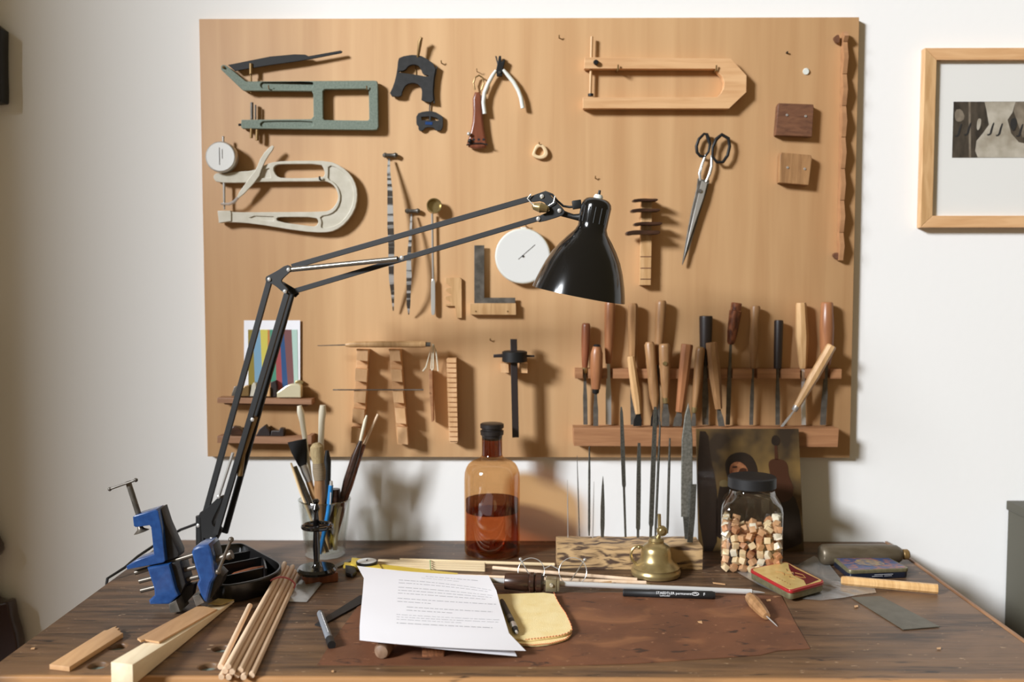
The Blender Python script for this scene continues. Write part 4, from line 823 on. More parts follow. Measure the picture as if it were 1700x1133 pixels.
p = inG([(525, 736), (526, 742), (527, 755), (529, 772)], .034)
part('bristles', MB().tube(p, [.007, .0135, .0145, .0105], 18), G['hair'], t)
part('binding', MB().tube(inG([(528.5, 769), (530, 783), (531, 797)], .034), [.0118, .0135, .0118], 18), mat('cord_binding', (150, 132, 104), .8, c2=(120, 104, 82), sc_=(20, 20, 700), bump=.8), t)
part('handle', MB().tube(inG([(530.5, 795), (531, 815), (532, 835)], .034)+[bot(.0, .022)], [.0105, .0118, .009, .004], 16), G['tan'], t)
def rod(name, pts, rs, m, lab, cat, off=.0, b=(0, 0), n=12, tip=None):
    t = thing(name, lab, cat, bot(*b)); P = inG(pts, off); part('shaft', MB().tube(P+[bot(*b)], [r*kk for r in rs], n), G[m], t)
    if tip: part('tip', MB().tube(inG(tip[0], off), [r*kk for r in tip[1]], n), G[tip[2]], t)
    return t
rod('bone_folder', [(497, 674), (499, 684), (502, 700), (506, 728), (514, 790)], [4, 6.2, 5, 4.2, 4, 3], 'bone', 'left of two whitish turned handles standing behind the brushes', 'tool', -.012, (-.012, -.02), 14)
rod('bone_folder', [(536, 673), (535.5, 684), (534, 700), (533, 735), (534, 800)], [5, 6.6, 5.6, 5, 4.4, 3], 'bone', 'right of two whitish turned handles standing behind the brushes', 'tool', -.012, (.004, -.02), 14)
rod('wooden_stick', [(483, 769), (490, 790), (500, 820)], [1.6, 2.4, 2.4, 2.4], 'pale', 'thin pale stick leaning at the left rim of the glass', 'stick', .034, (.006, .032))
rod('nail_file', [(489, 775), (497, 795), (512, 830)], [4, 5, 5, 3], 'file', 'flat grey file leaning beside the thin pale stick', 'file', .026, (.01, .026), 4)
rod('marker_pen', [(543, 748), (543.5, 765), (543, 795)], [3, 6.4, 6.4, 5.5], 'arm', 'dark grey pen upright behind the cord-bound brush', 'pen', -.004, (.006, -.01), 14)
t = rod('mechanical_pencil', [(549.5, 806), (545, 850)], [4, 4, 3.6], 'bluep', 'bright blue mechanical pencil in the glass', 'pencil', .047, (-.004, .034), 12, tip=([(550, 799), (549.6, 808)], [2.4, 3.2], 'chrome'))
part('clip', MB().tube(inG([(549, 818), (548, 838)], .052), .0012, 8), G['chrome'], t)
rod('artist_brush', [(599, 732), (590, 757), (576, 800), (569, 822)], [3, 6.5, 6.8, 4.4, 3], 'walnut', 'dark-handled brush leaning right, its white tip higher left', 'brush', 0, (.01, 0), 14, tip=([(609, 690), (606, 700), (598, 734)], [1.6, 3, 2.6], 'bone'))
rod('artist_brush', [(605, 738), (594, 762), (580, 806), (576, 822)], [3, 6.0, 6.4, 4.4, 3], 'mottle', 'dark-handled brush leaning furthest right in the glass', 'brush', -.012, (.014, -.01), 14, tip=([(627.5, 688), (622, 700), (604, 740)], [1.8, 2.2, 2.6], 'dowel'))
t = rod('wooden_spoon', [(556, 812), (556, 826), (552, 860)], [9, 11, 4, 3], 'walnut', 'dark brown rounded wooden knob at the back of the glass', 'tool', -.02, (.006, -.012), 16)
rod('bone_stick', [(566, 842), (558, 870)], [2.4, 4.4, 4], 'bone', 'pale blunt stick leaning inside the right of the glass', 'stick', .006, (.022, .008), 12)
# black turned stand on a little block
sa = DESK.hit(526, 950, .018)
one('wooden_block', MB().box((sa.x+.006, sa.y, DZ+.0088), (.062, .034, .0172), Matrix.Rotation(R(24), 3, 'Z')), G['red'], 'small reddish-brown block under the black turned stand', 'block', bev=.001)
st = thing('turned_stand', 'glossy black turned stand with ring and round foot, in front of the brush glass', 'stand', (sa.x, sa.y, DZ+.018))
SP = vert(sa.y); z0 = DZ+.018; zr1 = SP.hit(525, 874).z; zt1 = SP.hit(526, 829).z; G['turned'] = mat('turned_black', (14, 13, 13), .12, coat=.6)
part('foot', MB().lathe((sa.x, sa.y, z0), (sa.x, sa.y, z0+.010), [(0, .036), (.5, .038), (1, .034), (1.05, .012)], 36), G['turned'], st)
part('stem', MB().lathe((sa.x, sa.y, z0+.008), (sa.x, sa.y, zt1), [(0, .012), (.05, .007), (.1, .0055), (.3, .007), (.55, .0055), (.62, .0065), (.8, .004), (.86, .0075), (.93, .004), (.97, .007), (1, .004)], 20), G['turned'], st)
part('ring', MB().tube([V((sa.x+.002+.027*cos(2*pi*i/32), sa.y+.027*sin(2*pi*i/32), zr1)) for i in range(32)], .0042, 10, closed=True).box((sa.x, sa.y, zr1), (.054, .006, .004)), G['turned'], st)
# dial caliper lying behind the letter
t = thing('dial_caliper', 'yellow and black plastic dial caliper lying behind the letter', 'caliper', D0(609, 940))
dcx = DESK.hit(609, 932, .016)
part('beam', slab([DESK.hit(x, y, .008) for x, y in ((572, 934), (640, 938), (760, 952), (758, 959), (640, 945), (570, 940))], .005), G['yellow'], t)
part('body', slab([DESK.hit(x, y, .011) for x, y in ((584, 926), (625, 930), (634, 944), (590, 940), (582, 936))], .009), G['yellow'], t, bev=.001)
part('bezel', MB().lathe(dcx-V((0, 0, .006)), dcx, [(0, .021), (.8, .0215), (1, .0195)], 32), G['rub'], t)
part('dial_face', MB().lathe(dcx+V((0, 0, .0001)), dcx+V((0, 0, .0008)), [(0, .0192), (1, .0188)], 32), G['dial'], t)
part('needle', MB().box(dcx+V((0, .003, .0014)), (.0008, .013, .0005)).ball(dcx+V((0, 0, .0012)), .0016), G['ink'], t)
part('thumb_grip', slab([DESK.hit(x, y, .009) for x, y in ((573, 938), (590, 940), (592, 948), (585, 954), (574, 950))], .008), G['rub'], t, bev=.002)
one('steel_strip', slab([DESK.hit(x, y, .004) for x, y in ((555, 938), (590, 924), (594, 926), (560, 942))], .002), G['dsteel'], 'dark narrow strip lying between glass and dial caliper', 'strip')
# ------------------------------------------------------------ sticks behind the letter
def dstick(a, b, r, m, lab, cat='stick', grp=None, n=10, name='wooden_stick', ra=None):
    A_, B_ = DESK.hit(a[0], a[1], r+.0007+(a[2] if len(a) > 2 else 0)), DESK.hit(b[0], b[1], r+.0007+(b[2] if len(b) > 2 else 0))
    return one(name, MB().lathe(A_, B_, [(0, r*.95), (.003, r), (.997, r), (1, r*.95)], n, ph=pi/4 if n == 4 else 0), m, lab, cat, grp)
for i, (ya, yb, nm) in enumerate([(931, 935.5, 'rear'), (934.2, 939.5, 'second from rear'), (937.4, 943.5, 'second from front'), (940.6, 947.5, 'front')]):
    dstick((628, ya), (805, yb), .0028, G['basswood'], 'whitish square stick in the green-banded bundle, '+nm, grp='sticks in the green-banded bundle', n=4, name='square_stick')
gA = [DESK.hit(715, y, h) for y, h in ((929, .0065), (949, .0065), (950.5, .0015))]
one('green_band', MB().tube([DESK.hit(714, 931, .001), DESK.hit(714, 931, .0075), DESK.hit(715, 945.5, .0075), DESK.hit(715, 946, .001)], .0009, 8), mat('green_rubber', (120, 170, 110), .6), 'green rubber band around the square sticks', 'rubber band')
dstick((664, 930), (921, 938), .0034, G['basswood'], 'long pale stick lying closest to the amber bottle')
dstick((818, 943), (1058, 963), .0036, G['dowel'], 'pinkish dowel passing behind the reading glasses', name='wooden_dowel')
dstick((690, 954), (1073, 968), .0036, G['dowel'], 'front pinkish dowel ending at the brass burner', name='wooden_dowel')
one('sanded_chip', slab([DESK.hit(x, y, .0085) for x, y in ((995, 967), (1015, 965), (1016, 968), (996, 969))], .001), G['light'], 'small golden chip lying on the front pinkish dowel', 'chip')
# ------------------------------------------------------------ reading glasses
t = thing('reading_glasses', 'round wire reading glasses standing behind the wooden plug', 'glasses', D0(915, 962))
y_g = D0(915, 974).y; GP2 = Pl((0, y_g, DZ), X, V((0, .35, 1)))
for cx, cy, rr_ in ((882, 949, 22), (951, 951, 23)):
    loop = [GP2.hit(cx+rr_*cos(2*pi*i/36), cy+rr_*sin(2*pi*i/36)) for i in range(36)]
    mn = min(p.z for p in loop); fx = V((0, 0, max(0, DZ+.002-mn)))
    f_ = part('rim', MB().tube([p+fx for p in loop], .0007, 8, closed=True), G['chrome'], t)
    part('lens', MB().loft([[p+fx+GP2.n*o for p in loop] for o in (-.0007, .0007)]), G['lens'], f_)
part('bridge', MB().tube([GP2.hit(x, y) for x, y in ((903, 945), (915, 939), (928, 946))], .0009, 8), G['chrome'], t)
for p0_, p1_ in (((879, 955), (864, 929)), ((948, 964), (971, 930))):
    a_ = GP2.hit(*p0_); b_ = vert(y_g+.045).hit(*p1_); mb = MB().tube([a_, a_.lerp(b_, .8), b_], [.0010, .0012, .0022], 8).ball(b_, .0036)
    part('temple', mb, G['steel'], t)
# ------------------------------------------------------------ endpin, letter, cloth and pens
t = thing('cello_endpin', 'long steel rod through a dark turned wooden plug, pointing right', 'endpin', D0(900, 985))
hE = lambda x: .019-(x-870)/(1268-870)*.010
eP = lambda x, y: DESK.hit(x, y, hE(x))
G['pin'] = mat('endpin_steel', (214, 213, 210), .25, metal=.35)
part('rod', MB().tube([eP(780, 961.5), eP(870, 967), eP(1248, 983)], [.0050, .0050, .0050], 14), G['pin'], t)
part('point', MB().tube([eP(1247, 983), eP(1252, 983.3), eP(1262, 984), eP(1270, 984.8)], [.0036, .003, .002, .0005], 12), G['steel'], t)
part('plug', MB().lathe(eP(838, 965.5), eP(903, 968.5), [(0, .0135), (.02, .0145), (.58, .0168), (.62, .0150), (.66, .0185), (.74, .0185), (.78, .0150), (.82, .0180), (.93, .0182), (.96, .015), (1, .013)], 32), G['walnut'], t)
ea = (eP(1248, 983)-eP(870, 967)).normalized(); em = eP(915, 970.2)
rx = ea.to_track_quat('X', 'Z').to_matrix()
part('collar', MB().box(em, (.020, .024, .022), rx).box(em+ea*.0125, (.006, .021, .02), rx), mat('collar_brass', (150, 138, 108), .4, metal=.5), t, 'square brass collar', bev=.001)
part('clamp_screw', MB().lathe(em+V((0, -.012, .002)), em+V((0, -.016, .002)), [(0, .0035), (1, .003)], 12), G['steel'], t)
# letter: two creased sheets resting on the things beneath
rowsL = [((593, 940, .030), (700, 951, .026), (811, 956, .0285)), ((604, 960, .028), (715, 966, .028), (824, 981, .0295)), ((602, 985, .028), (715, 993, .030), (829, 1000, .026)), ((599, 1015, .031), (715, 1023, .032), (838, 1029, .026)), ((597, 1040, .032), (718, 1046, .033), (845, 1052, .022)), ((597, 1063, .034), (720, 1074, .031), (873, 1081, .012))]
def sheet(rows, dz=0, nu=24, sub=4):
    def cr3(a, b, c_, u): return a*(1-u)*(1-2*u)+b*4*u*(1-u)+c_*u*(2*u-1)
    R_ = [[DESK.hit(x, y, h+dz) for x, y, h in r] for r in rows]; vs = []; n = 0
    for i in range(len(R_)-1):
        for k_ in range(sub if i < len(R_)-2 else sub+1):
            w_ = k_/sub; row = [R_[i][j].lerp(R_[i+1][j], w_) for j in range(3)]; n += 1
            for u in range(nu+1): vs.append(cr3(*row, u/nu))
    m_ = nu+1; fs = [(i*m_+j, i*m_+j+1, (i+1)*m_+j+1, (i+1)*m_+j) for i in range(n-1) for j in range(nu)]
    N_ = len(vs); dn2 = V((0, 0, -.0004)); vs2 = [p+dn2 for p in vs]
    fs2 = [tuple(N_+q_ for q_ in f[::-1]) for f in fs]
    eb = [(j) for j in range(m_)]; ring = list(range(m_))+[i*m_+nu for i in range(1, n)]+[(n-1)*m_+j for j in range(nu-1, -1, -1)]+[i*m_ for i in range(n-2, 0, -1)]
    sd = [(ring[i], ring[(i+1) % len(ring)], ring[(i+1) % len(ring)]+N_, ring[i]+N_) for i in range(len(ring))]
    return MB().add(vs+vs2, fs+fs2+sd), vs, n, m_
t = thing('printed_letter', 'white printed letter, creased and propped up in the middle of the desk', 'paper', D0(720, 1010))
mb, vs, nR, mC = sheet(rowsL); part('front_sheet', mb, G['paper'], t, ang=50)
rows2 = [tuple((x+(4 if j < 2 else -2), y+6+(2 if j == 1 else 0), h-.0035) for j, (x, y, h) in enumerate(r)) for r in rowsL]
rows2[-1] = ((612, 1064, .0290), (722, 1077, .026), (858, 1090, .006)); rows2[0] = ((606, 952, .026), (702, 960, .0235), (806, 964, .0265))
mb2, *_ = sheet(rows2); part('back_sheet', mb2, G['paper'], t, ang=50)
def onp(u, v):   # point on the front sheet, u across, v down, 0..1
    x, y = min(u, .9999)*(mC-1), min(v, .9999)*(nR-1); i, j = int(y), int(x); a, b = y-i, x-j
    q_ = lambda r, c_: vs[r*mC+c_]
    return (q_(i, j)*(1-b)+q_(i, j+1)*b)*(1-a)+(q_(i+1, j)*(1-b)+q_(i+1, j+1)*b)*a+V((0, 0, .00025))
rl = random.Random(3); mb = MB()
lines = [(.085, .50, .90, 2), (.135, .45, .74, 1), (.21, .26, .96, 1), (.245, .26, .93, 1), (.30, .26, .96, 1), (.335, .26, .95, 1), (.37, .26, .90, 1), (.43, .26, .97, 1), (.465, .26, .50, 1), (.52, .33, .93, 1), (.555, .33, .65, 1), (.61, .26, .97, 1), (.645, .26, .95, 1), (.68, .26, .70, 1), (.73, .26, .90, 2), (.80, .27, .95, 0)]
for v_, u0, u1, wt in lines:
    if wt == 0: continue
    u = u0; mb = MB()
    while u < u1:
        w_ = rl.uniform(.012, .05); e = min(u+w_, u1); h = .0055 if wt == 1 else .008
        mb.add([onp(u, v_), onp(e, v_), onp(e, v_+h), onp(u, v_+h)], [(0, 1, 2, 3)]); u = e+.008
    part('text_line', mb, G['grey_ink'], t, 'line of small grey printing')
kc = DESK.hit(634, 1079, .0125)
one('wooden_plug', MB().lathe(kc+V((.0, -.012, -.0005)), kc+V((.006, .03, 0)), [(0, .004), (.06, .010), (.2, .0125), (.8, .0120), (1, .010)], 24), wood('greyish_wood', (120, 92, 70), (150, 122, 98), (60, 60, 60)), 'rounded brownish wooden plug poking out under the letter', 'plug')
one('cork_piece', MB().box(DESK.hit(720, 1082, .006), (.034, .02, .011)), G['cork'], 'small cork piece in shadow under the letter front', 'cork', bev=.002)
cl = C(0, 0, 1, (790, 988), (850, 986), (920, 983.5), (925, 996), (932, 1008), (940, 1019), (948, 1036), (951, 1046), (943, 1052), (930, 1056), (900, 1060), (872, 1063), (790, 1052))
cl2 = C(0, 0, 1, (800, 1000), (900, 1000), (935, 1018), (949, 1044), (950, 1052), (940, 1062), (915, 1069), (885, 1072), (862, 1070), (790, 1056))
t = thing('polishing_cloth', 'folded yellow cloth with orange stitched edge, right of the letter', 'cloth', D0(880, 1030))
part('lower_fold', MB().plate(DESK, sm(cl2, 1), .0048, .003, .0008), G['cloth'], t); part('upper_fold', MB().plate(DESK, sm(cl, 1), .0088, .0034, .0010), G['cloth'], t)
def stitch(pts, h, n=60):
    P = []; seg_ = [math.dist(pts[i], pts[i+1]) for i in range(len(pts)-1)]; tot = sum(seg_)
    for k_ in range(n+1):
        s_ = tot*k_/n; i = 0
        while i < len(seg_)-1 and s_ > seg_[i]: s_ -= seg_[i]; i += 1
        w_ = s_/seg_[i]; x = pts[i][0]*(1-w_)+pts[i+1][0]*w_; y = pts[i][1]*(1-w_)+pts[i+1][1]*w_
        P.append(DESK.hit(x-(1.6 if k_ % 2 else 0), y-(1.2 if k_ % 2 else 0), h))
    return MB().tube(P, .0005, 6)
part('stitching', stitch(cl[2:12], .0092), G['stitch'], t); part('stitching', stitch(cl2[3:9], .0052), G['stitch'], t)
def pen(name, a, b, prof, m, lab, extra=None, cat='pen', h=.0055):
    t = thing(name, lab, cat, D0(*b)); A_, B_ = DESK.hit(*a, h), DESK.hit(*b, h)
    part('barrel', MB().lathe(A_, B_, prof, 18), G[m], t)
    for (h0, h1, r0, r1, mm, nm) in (extra or []):
        part(nm, MB().lathe(A_.lerp(B_, h0), A_.lerp(B_, h1), [(0, r0), (1, r1)], 18), G[mm], t)
    return t, A_, B_
pen('ballpoint_pen', (833, 998), (857, 1049), [(0, .0035), (.1, .0045), (.9, .0052), (1, .0040)], 'rub', 'black pen lying on the yellow cloth along the letter edge', [(.55, .66, .0055, .0055, 'dsteel', 'grip_band'), (.78, .92, .0056, .0054, 'steel', 'grip_band'), (1, 1.05, .0028, .0018, 'chrome', 'cap_end')], h=.0147)
G['penw'] = mat('print_white', (232, 232, 232), .5)
t, A_, B_ = pen('felt_pen', (531, 1018), (550, 1070), [(0, .0045), (.03, .0056), (.96, .0060), (1, .0050)], 'arm', 'grey felt pen lying left of the letter', [(.86, 1.03, .0066, .0066, 'rub', 'cap')], h=.0068)
for o in list(t.children):
    if o.name.startswith('barrel'): o.data.materials[0] = mat('pen_grey', (124, 128, 134), .4)
mb = MB(); rp = random.Random(5); s_ = .1
while s_ < .7:
    e = s_+rp.uniform(.03, .08); a_ = A_.lerp(B_, s_)+V((.0005, -.0002, .0058)); b_ = A_.lerp(B_, e)+V((.0005, -.0002, .0059)); mb.tube([a_, b_], .0006, 6); s_ = e+.02
part('lettering', mb, G['penw'], t, 'faint white print')
one('leather_strap', slab([DESK.hit(x, y, .003) for x, y in C(480, 900, 3.4, (145, 465), (215, 418), (398, 303), (440, 300), (440, 330), (225, 447), (182, 476))], .0022), G['rub'], 'flat black strap running under the grey pen to the letter', 'strap')
# black marker with printing
t = thing('permanent_marker', 'black permanent marker with white print in front of the steel rod', 'marker', D0(1110, 994))
ma, mbb = DESK.hit(1034, 984.5, .0075), DESK.hit(1187, 989, .0075); md = (mbb-ma).normalized()
part('barrel', MB().lathe(ma, mbb, [(0, .0055), (.01, .0068), (.29, .0068), (.295, .0073), (.97, .0073), (.98, .0066), (1, .006)], 24), G['rub'], t)
def text(s_, size, o_, u, v, m, name, parent, lab=None, ext=.0001, align='LEFT'):
    cu = bpy.data.curves.new('t', 'FONT'); cu.body = s_; cu.size = size; cu.extrude = ext; cu.align_x = align; cu.resolution_u = 2
    ob = bpy.data.objects.new('t', cu); me = bpy.data.meshes.new_from_object(ob); n_ = u.cross(v)
    mb = MB().add([o_+u*q_.co.x+v*q_.co.y+n_*q_.co.z for q_ in me.vertices], [list(p.vertices) for p in me.polygons])
    bpy.data.objects.remove(ob); bpy.data.curves.remove(cu); bpy.data.meshes.remove(me); return part(name, mb, m, parent, lab)
mv = (V((0, .45, 1))-md*V((0, .45, 1)).dot(md)).normalized(); mn_ = md.cross(mv)
o_ = ma.lerp(mbb, .36)+mn_*.0074-mv*.0014
text('STAEDTLER permanent', .0064, o_, md, mv, G['penw'], 'lettering', t)
text('Lumocolor', .0042, ma.lerp(mbb, .40)+mn_*.0072-mv*.0052, md, mv, G['penw'], 'lettering', t)
text('F', .0072, ma.lerp(mbb, .87)+mn_*.0074-mv*.002, md, mv, G['penw'], 'lettering', t)
lc = ma.lerp(mbb, .785)+mn_*.0075+mv*.0006
part('emblem', MB().tube([lc+md*.0062*cos(2*pi*i/24)+mv*.0028*sin(2*pi*i/24) for i in range(24)], .0005, 6, closed=True).tube([lc-md*.004, lc+mv*.0012, lc+md*.004-mv*.001], .0005, 6), G['penw'], t, 'white oval mark')
# small knife
t = thing('small_awl', 'short awl with brown carved wooden handle, right on the brown mat', 'awl', D0(1258, 1015))
ka, kb = DESK.hit(1243, 990, .012), DESK.hit(1273, 1024, .0085)
part('handle', MB().lathe(ka, kb, [(0, .006), (.08, .0095), (.35, .0115), (.7, .0100), (.95, .0078), (1, .006)], 9), G['tan'], t, ang=20)
part('spike', MB().lathe(kb, DESK.hit(1291, 1041, .002), [(0, .0014), (.8, .0010), (1, .0003)], 8), G['steel'], t)
# ------------------------------------------------------------ amber bottle
bf = D0(817, 932); br = (vert(bf.y+.05).hit(863, 880).x-vert(bf.y+.05).hit(771, 880).x)/2; by = bf.y+br*.95; bx = vert(by).hit(817, 880).x
BP = vert(by); bt_ = thing('amber_bottle', 'tall amber glass bottle half full of reddish liquid with black stopper', 'bottle', (bx, by, DZ))
zz = lambda py: BP.hit(817, py).z
b0z, H_ = DZ+.0006, zz(735)-DZ-.0006
f_ = lambda py: (zz(py)-b0z)/H_
nr = br*16.5/46
shp = [(0, br*.90), (.01, br*.97), (.03, br), (f_(812), br), (f_(795), br), (f_(785), br*.985), (f_(777), br*.93), (f_(771), br*.85), (f_(767), br*.74), (f_(764), br*.58), (f_(760), br*.42), (f_(755), nr), (1, nr*.97)]
part('glass_body', MB().lathe((bx, by, b0z), (bx, by, b0z+H_), shp, 48), G['amber'], bt_, ang=60)
part('neck', MB().lathe((bx, by, zz(757)), (bx, by, zz(722)), [(0, nr*1.01), (1, nr*1.01)], 32), G['amberneck'], bt_)
part('refraction_base', MB().lathe((bx, by, b0z+.001), (bx, by, zz(905)), [(0, br*.86), (.1, br*.94), (.75, br*.93), (1, br*.7)], 48), G['amberneck'], bt_, 'darker tinted glass bottom standing in for refraction')  # dark tint puts the refracted desk's darkness into the glass bottom
part('liquid', MB().lathe((bx, by, zz(904)), (bx, by, zz(849)), [(0, br*.945), (1, br*.945)], 48), G['liquid'], bt_)
part('refraction_band', MB().lathe((bx, by, zz(848.5)), (bx, by, zz(829)), [(0, br*.95), (1, br*.95)], 48), glass('refraction_tint', (.42, .26, .20), 0, .1, 1, .05), bt_, 'darker brown band at the top of the liquid, tinted in for refraction')  # separate dark slice paints the refraction band below the liquid surface
part('stopper', MB().lathe((bx, by, zz(730)), (bx, by, zz(703)), [(0, nr*.98), (.25, nr*1.04), (.3, nr*1.15), (.55, nr*1.18), (.6, nr*1.02), (.68, nr*1.02), (.72, nr*1.18), (.95, nr*1.18), (1, nr*1.05)], 36), G['stopper'], bt_)
# ------------------------------------------------------------ file block
p0_, p1_ = D0(925, 946), D0(1167, 948); fh = .047
fb_ = MB(); nx = 26; rf = random.Random(11)
yf, yb_ = p0_.y, p0_.y+.075
bm_pts = []
def fblk():
    rings = []
    for i in range(nx+1):
        x = p0_.x+(p1_.x-p0_.x)*i/nx; jf = rf.uniform(-.0015, .0015); jt = .0012*sin(i*.9)+rf.uniform(-.0005, .0005)
        rings.append([V((x, yf+jf, DZ+.0006)), V((x, yf+jf-.002, DZ+.02)), V((x, yf+jf*.5, DZ+fh+jt)), V((x, yb_, DZ+fh+jt*.5)), V((x, yb_, DZ+.0006))])
    return MB().loft(rings)
one('file_block', fblk(), G['spalt'], 'rough spalted wooden block with files and needles standing in it', 'block', ang=30)
FY = yf+.042; FPp = vert(FY)
files = [((943, 893), (942, 797), 1.4, 'needle_file', 'thin needle at the far left of the file block', 'steel', 0),
 ((962, 891), (958, 757), 1.8, 'needle_file', 'long thin needle, second from the left of the block', 'dsteel', 0),
 ((978, 890), (978.5, 742), 3.6, 'round_file', 'dark round file, third from the left of the block', 'file', 1),
 ((984, 894), (986, 800), 1.6, 'needle_file', 'short light needle crossing just right of the dark round file', 'steel', 0),
 ((1000, 892), (1001, 791), 7, 'pointed_file', 'short dark leaf-shaped pointed file', 'file', 2),
 ((1038.5, 892), (1031.5, 676), 7, 'flat_file', 'tall file leaning left with narrow lower tang', 'file', 3),
 ((1059, 893), (1061, 736), 7.4, 'flat_file', 'dark straight file right of the leaning one', 'file', 2),
 ((1080, 892), (1088, 676), 8, 'flat_file', 'tall dark file leaning right towards the rack', 'file', 2),
 ((1088, 892), (1096, 700), 4, 'round_file', 'slim round file behind the brass burner knob', 'file', 1),
 ((1108, 886), (1112, 728), 4.2, 'round_file', 'thin upright file just right of the brass burner knob', 'file', 1)]
for a, b, w_, nm, lab, m, kind in files:
    A_, B_ = FPp.hit(*a), FPp.hit(*b); A_.z = max(A_.z, DZ+fh-.006); hw = w_*.00122/2*(1.35 if kind in (2, 3) else 1.1)
    if kind == 0: pr = [(0, hw), (.6, hw), (1, hw*.4)]
    elif kind == 1: pr = [(0, hw*.6), (.08, hw), (.7, hw), (1, hw*.6)]
    elif kind == 2: pr = [(0, hw*.55), (.08, hw*.6), (.10, hw*.95), (.5, hw), (.85, hw*.85), (1, hw*.6)] if a[0] != 1000 else [(0, hw*.7), (.2, hw), (.5, hw*.95), (.85, hw*.5), (1, hw*.1)]
    else: pr = [(0, hw*.5), (.38, hw*.55), (.40, hw*.9), (.7, hw), (.95, hw*.7), (1, hw*.3)]
    one(nm, MB().lathe(A_, B_, pr, 4 if kind in (2, 3) else 10, ph=pi/4), G[m], lab, 'file')
FP2 = vert(FY-.004)
t = thing('half_round_file', 'broad pointed pale steel file, the largest in the block', 'file', V((FP2.hit(1142, 890).x, FY, DZ+fh)))
part('blade', MB().plate(FP2, [(1143, 669), (1147, 690), (1150, 730), (1150, 800), (1149, 859), (1131, 859), (1131, 800), (1132, 730), (1137, 690)], .0, .005, .0012), mat('pale_file', (150, 150, 142), .45, metal=.7, c2=(120, 120, 112), sc_=(200, 200, 200)), t)
part('tang', MB().plate(FP2, [(1134, 858), (1145, 858), (1143, 896), (1137, 896)], .0, .004, .0008), G['file'], t)
one('rasp', MB().plate(vert(FY-.014), [(1147, 805), (1156.5, 805), (1154, 860), (1150, 903), (1141, 903), (1144, 860)], 0, .005, .0008), G['file'], 'short dark flat rasp in front at the right end of the block', 'file')
# ------------------------------------------------------------ brass burner
lf = D0(1090, 968); lr_ = .0485; ly = lf.y+lr_; LPp = vert(ly); lx = LPp.hit(1089, 930).x
kz = lambda py: LPp.hit(1089, py).z
sb = thing('brass_burner', 'bell-shaped brass spirit burner with ring handle in front of the file block', 'burner', (lx, ly, DZ))
hh = kz(900)-DZ; g_ = lambda py: (kz(py)-DZ)/hh
part('body', MB().lathe((lx, ly, DZ+.0006), (lx, ly, kz(900)), [(0, .043), (.02, .047), (.10, .0485), (.16, .0475), (.20, .0455), (.26, .0460), (.32, .042), (.42, .034), (.52, .0300), (.70, .0290), (.82, .0275), (.90, .0235), (.95, .0180), (.98, .0155), (1, .0155)], 56), G['brass'], sb, ang=50)
part('neck', MB().lathe((lx, ly, kz(901)), (lx, ly, kz(893)), [(0, .0145), (.5, .0150), (1, .0120)], 32), G['brass'], sb)
part('spout', MB().lathe((lx+.003, ly, kz(894)), (lx+.010, ly, kz(880)), [(0, .0045), (1, .0035)], 14), G['brass'], sb)
wc = LPp.hit(1099, 882, .004)
part('knurled_wheel', MB().lathe(wc+V((0, .006, 0)), wc+V((0, -.006, 0)), [(0, .0085), (.2, .0102), (.75, .0102), (.8, .006), (.9, .006), (1, .0045)], 26), G['brass'], sb)
part('wick_tube', MB().lathe(LPp.hit(1095, 884, .0), LPp.hit(1094.5, 854, .0), [(0, .0035), (1, .0033)], 12), G['brass'], sb)
rc = LPp.hit(1060, 922); part('handle', MB().tube([rc+V((.0148*cos(a_), 0, .0175*sin(a_))) for a_ in [2*pi*i/28 for i in range(28)]], .0026, 10, closed=True).ball(LPp.hit(1061, 909), .004), G['brass'], sb)
# ------------------------------------------------------------ glass jar full of small wooden cubes
JR = R(-12); jf = D0(1218, 952); JC = V((0, 0, 0)); jh = .0600
rotj = Matrix.Rotation(JR, 3, 'Z'); JC = jf-rotj @ V((-jh, -jh, 0)); JC.z = DZ
jx_ = (vert(JC.y).hit(1247, 900).x-JC.x); JC.x += jx_
def sq(h, k_, z, n=48):   # rounded square ring
    out = []
    for i in range(n):
        a = 2*pi*i/n+pi/4; c_, s_ = cos(a), sin(a); r = 1/((abs(c_)**k_+abs(s_)**k_)**(1/k_)); out.append(JC+rotj @ V((c_*r*h, s_*r*h, z)))
    return out
JP = vert(JC.y); jz = lambda py: JP.hit(1250, py).z-DZ
jar = thing('glass_jar', 'square glass jar with black screw lid, part filled with wooden cubes', 'jar', JC)
zt_ = jz(812)
part('body', MB().loft([sq(jh*.93, 5, .0012), sq(jh, 7, .006), sq(jh, 7, jz(842)), sq(jh*.97, 6, jz(834)), sq(jh*.88, 4, jz(826)), sq(jh*.78, 2.6, jz(819)), sq(jh*.76, 2, zt_)]), G['clear'], jar, ang=50)
lr2 = (JP.hit(1287, 800).x-JP.hit(1208, 800).x)/2
LZ0, LZ1 = JC+V((0, 0, jz(809))), JC+V((0, 0, jz(790)))
part('lid', MB().lathe(LZ0, LZ1, [(0, lr2*.98), (.05, lr2), (.88, lr2), (.97, lr2*.96), (1, lr2*.9), (1, lr2*.1)], 48), G['rub'], jar)
CM = [wood('cube_a', (204, 152, 108), (216, 168, 126), (60, 60, 60)), wood('cube_b', (226, 196, 150), (236, 210, 170), (60, 60, 60)), wood('cube_c', (178, 122, 84), (194, 140, 100), (60, 60, 60)), wood('cube_d', (240, 226, 200), (246, 236, 216), (60, 60, 60))]
protos = []
for i, m in enumerate(CM):
    me_mb = MB().box((0, 0, 0), (.0122, .0122, .0122)); o = me_mb.build('wooden_cube', m, bev=.0004, origin=V((0, 0, 0))); protos.append(o)
rc_ = random.Random(21); nC = 0; used = set()
tones = ['tan', 'pale', 'brown', 'whitish']
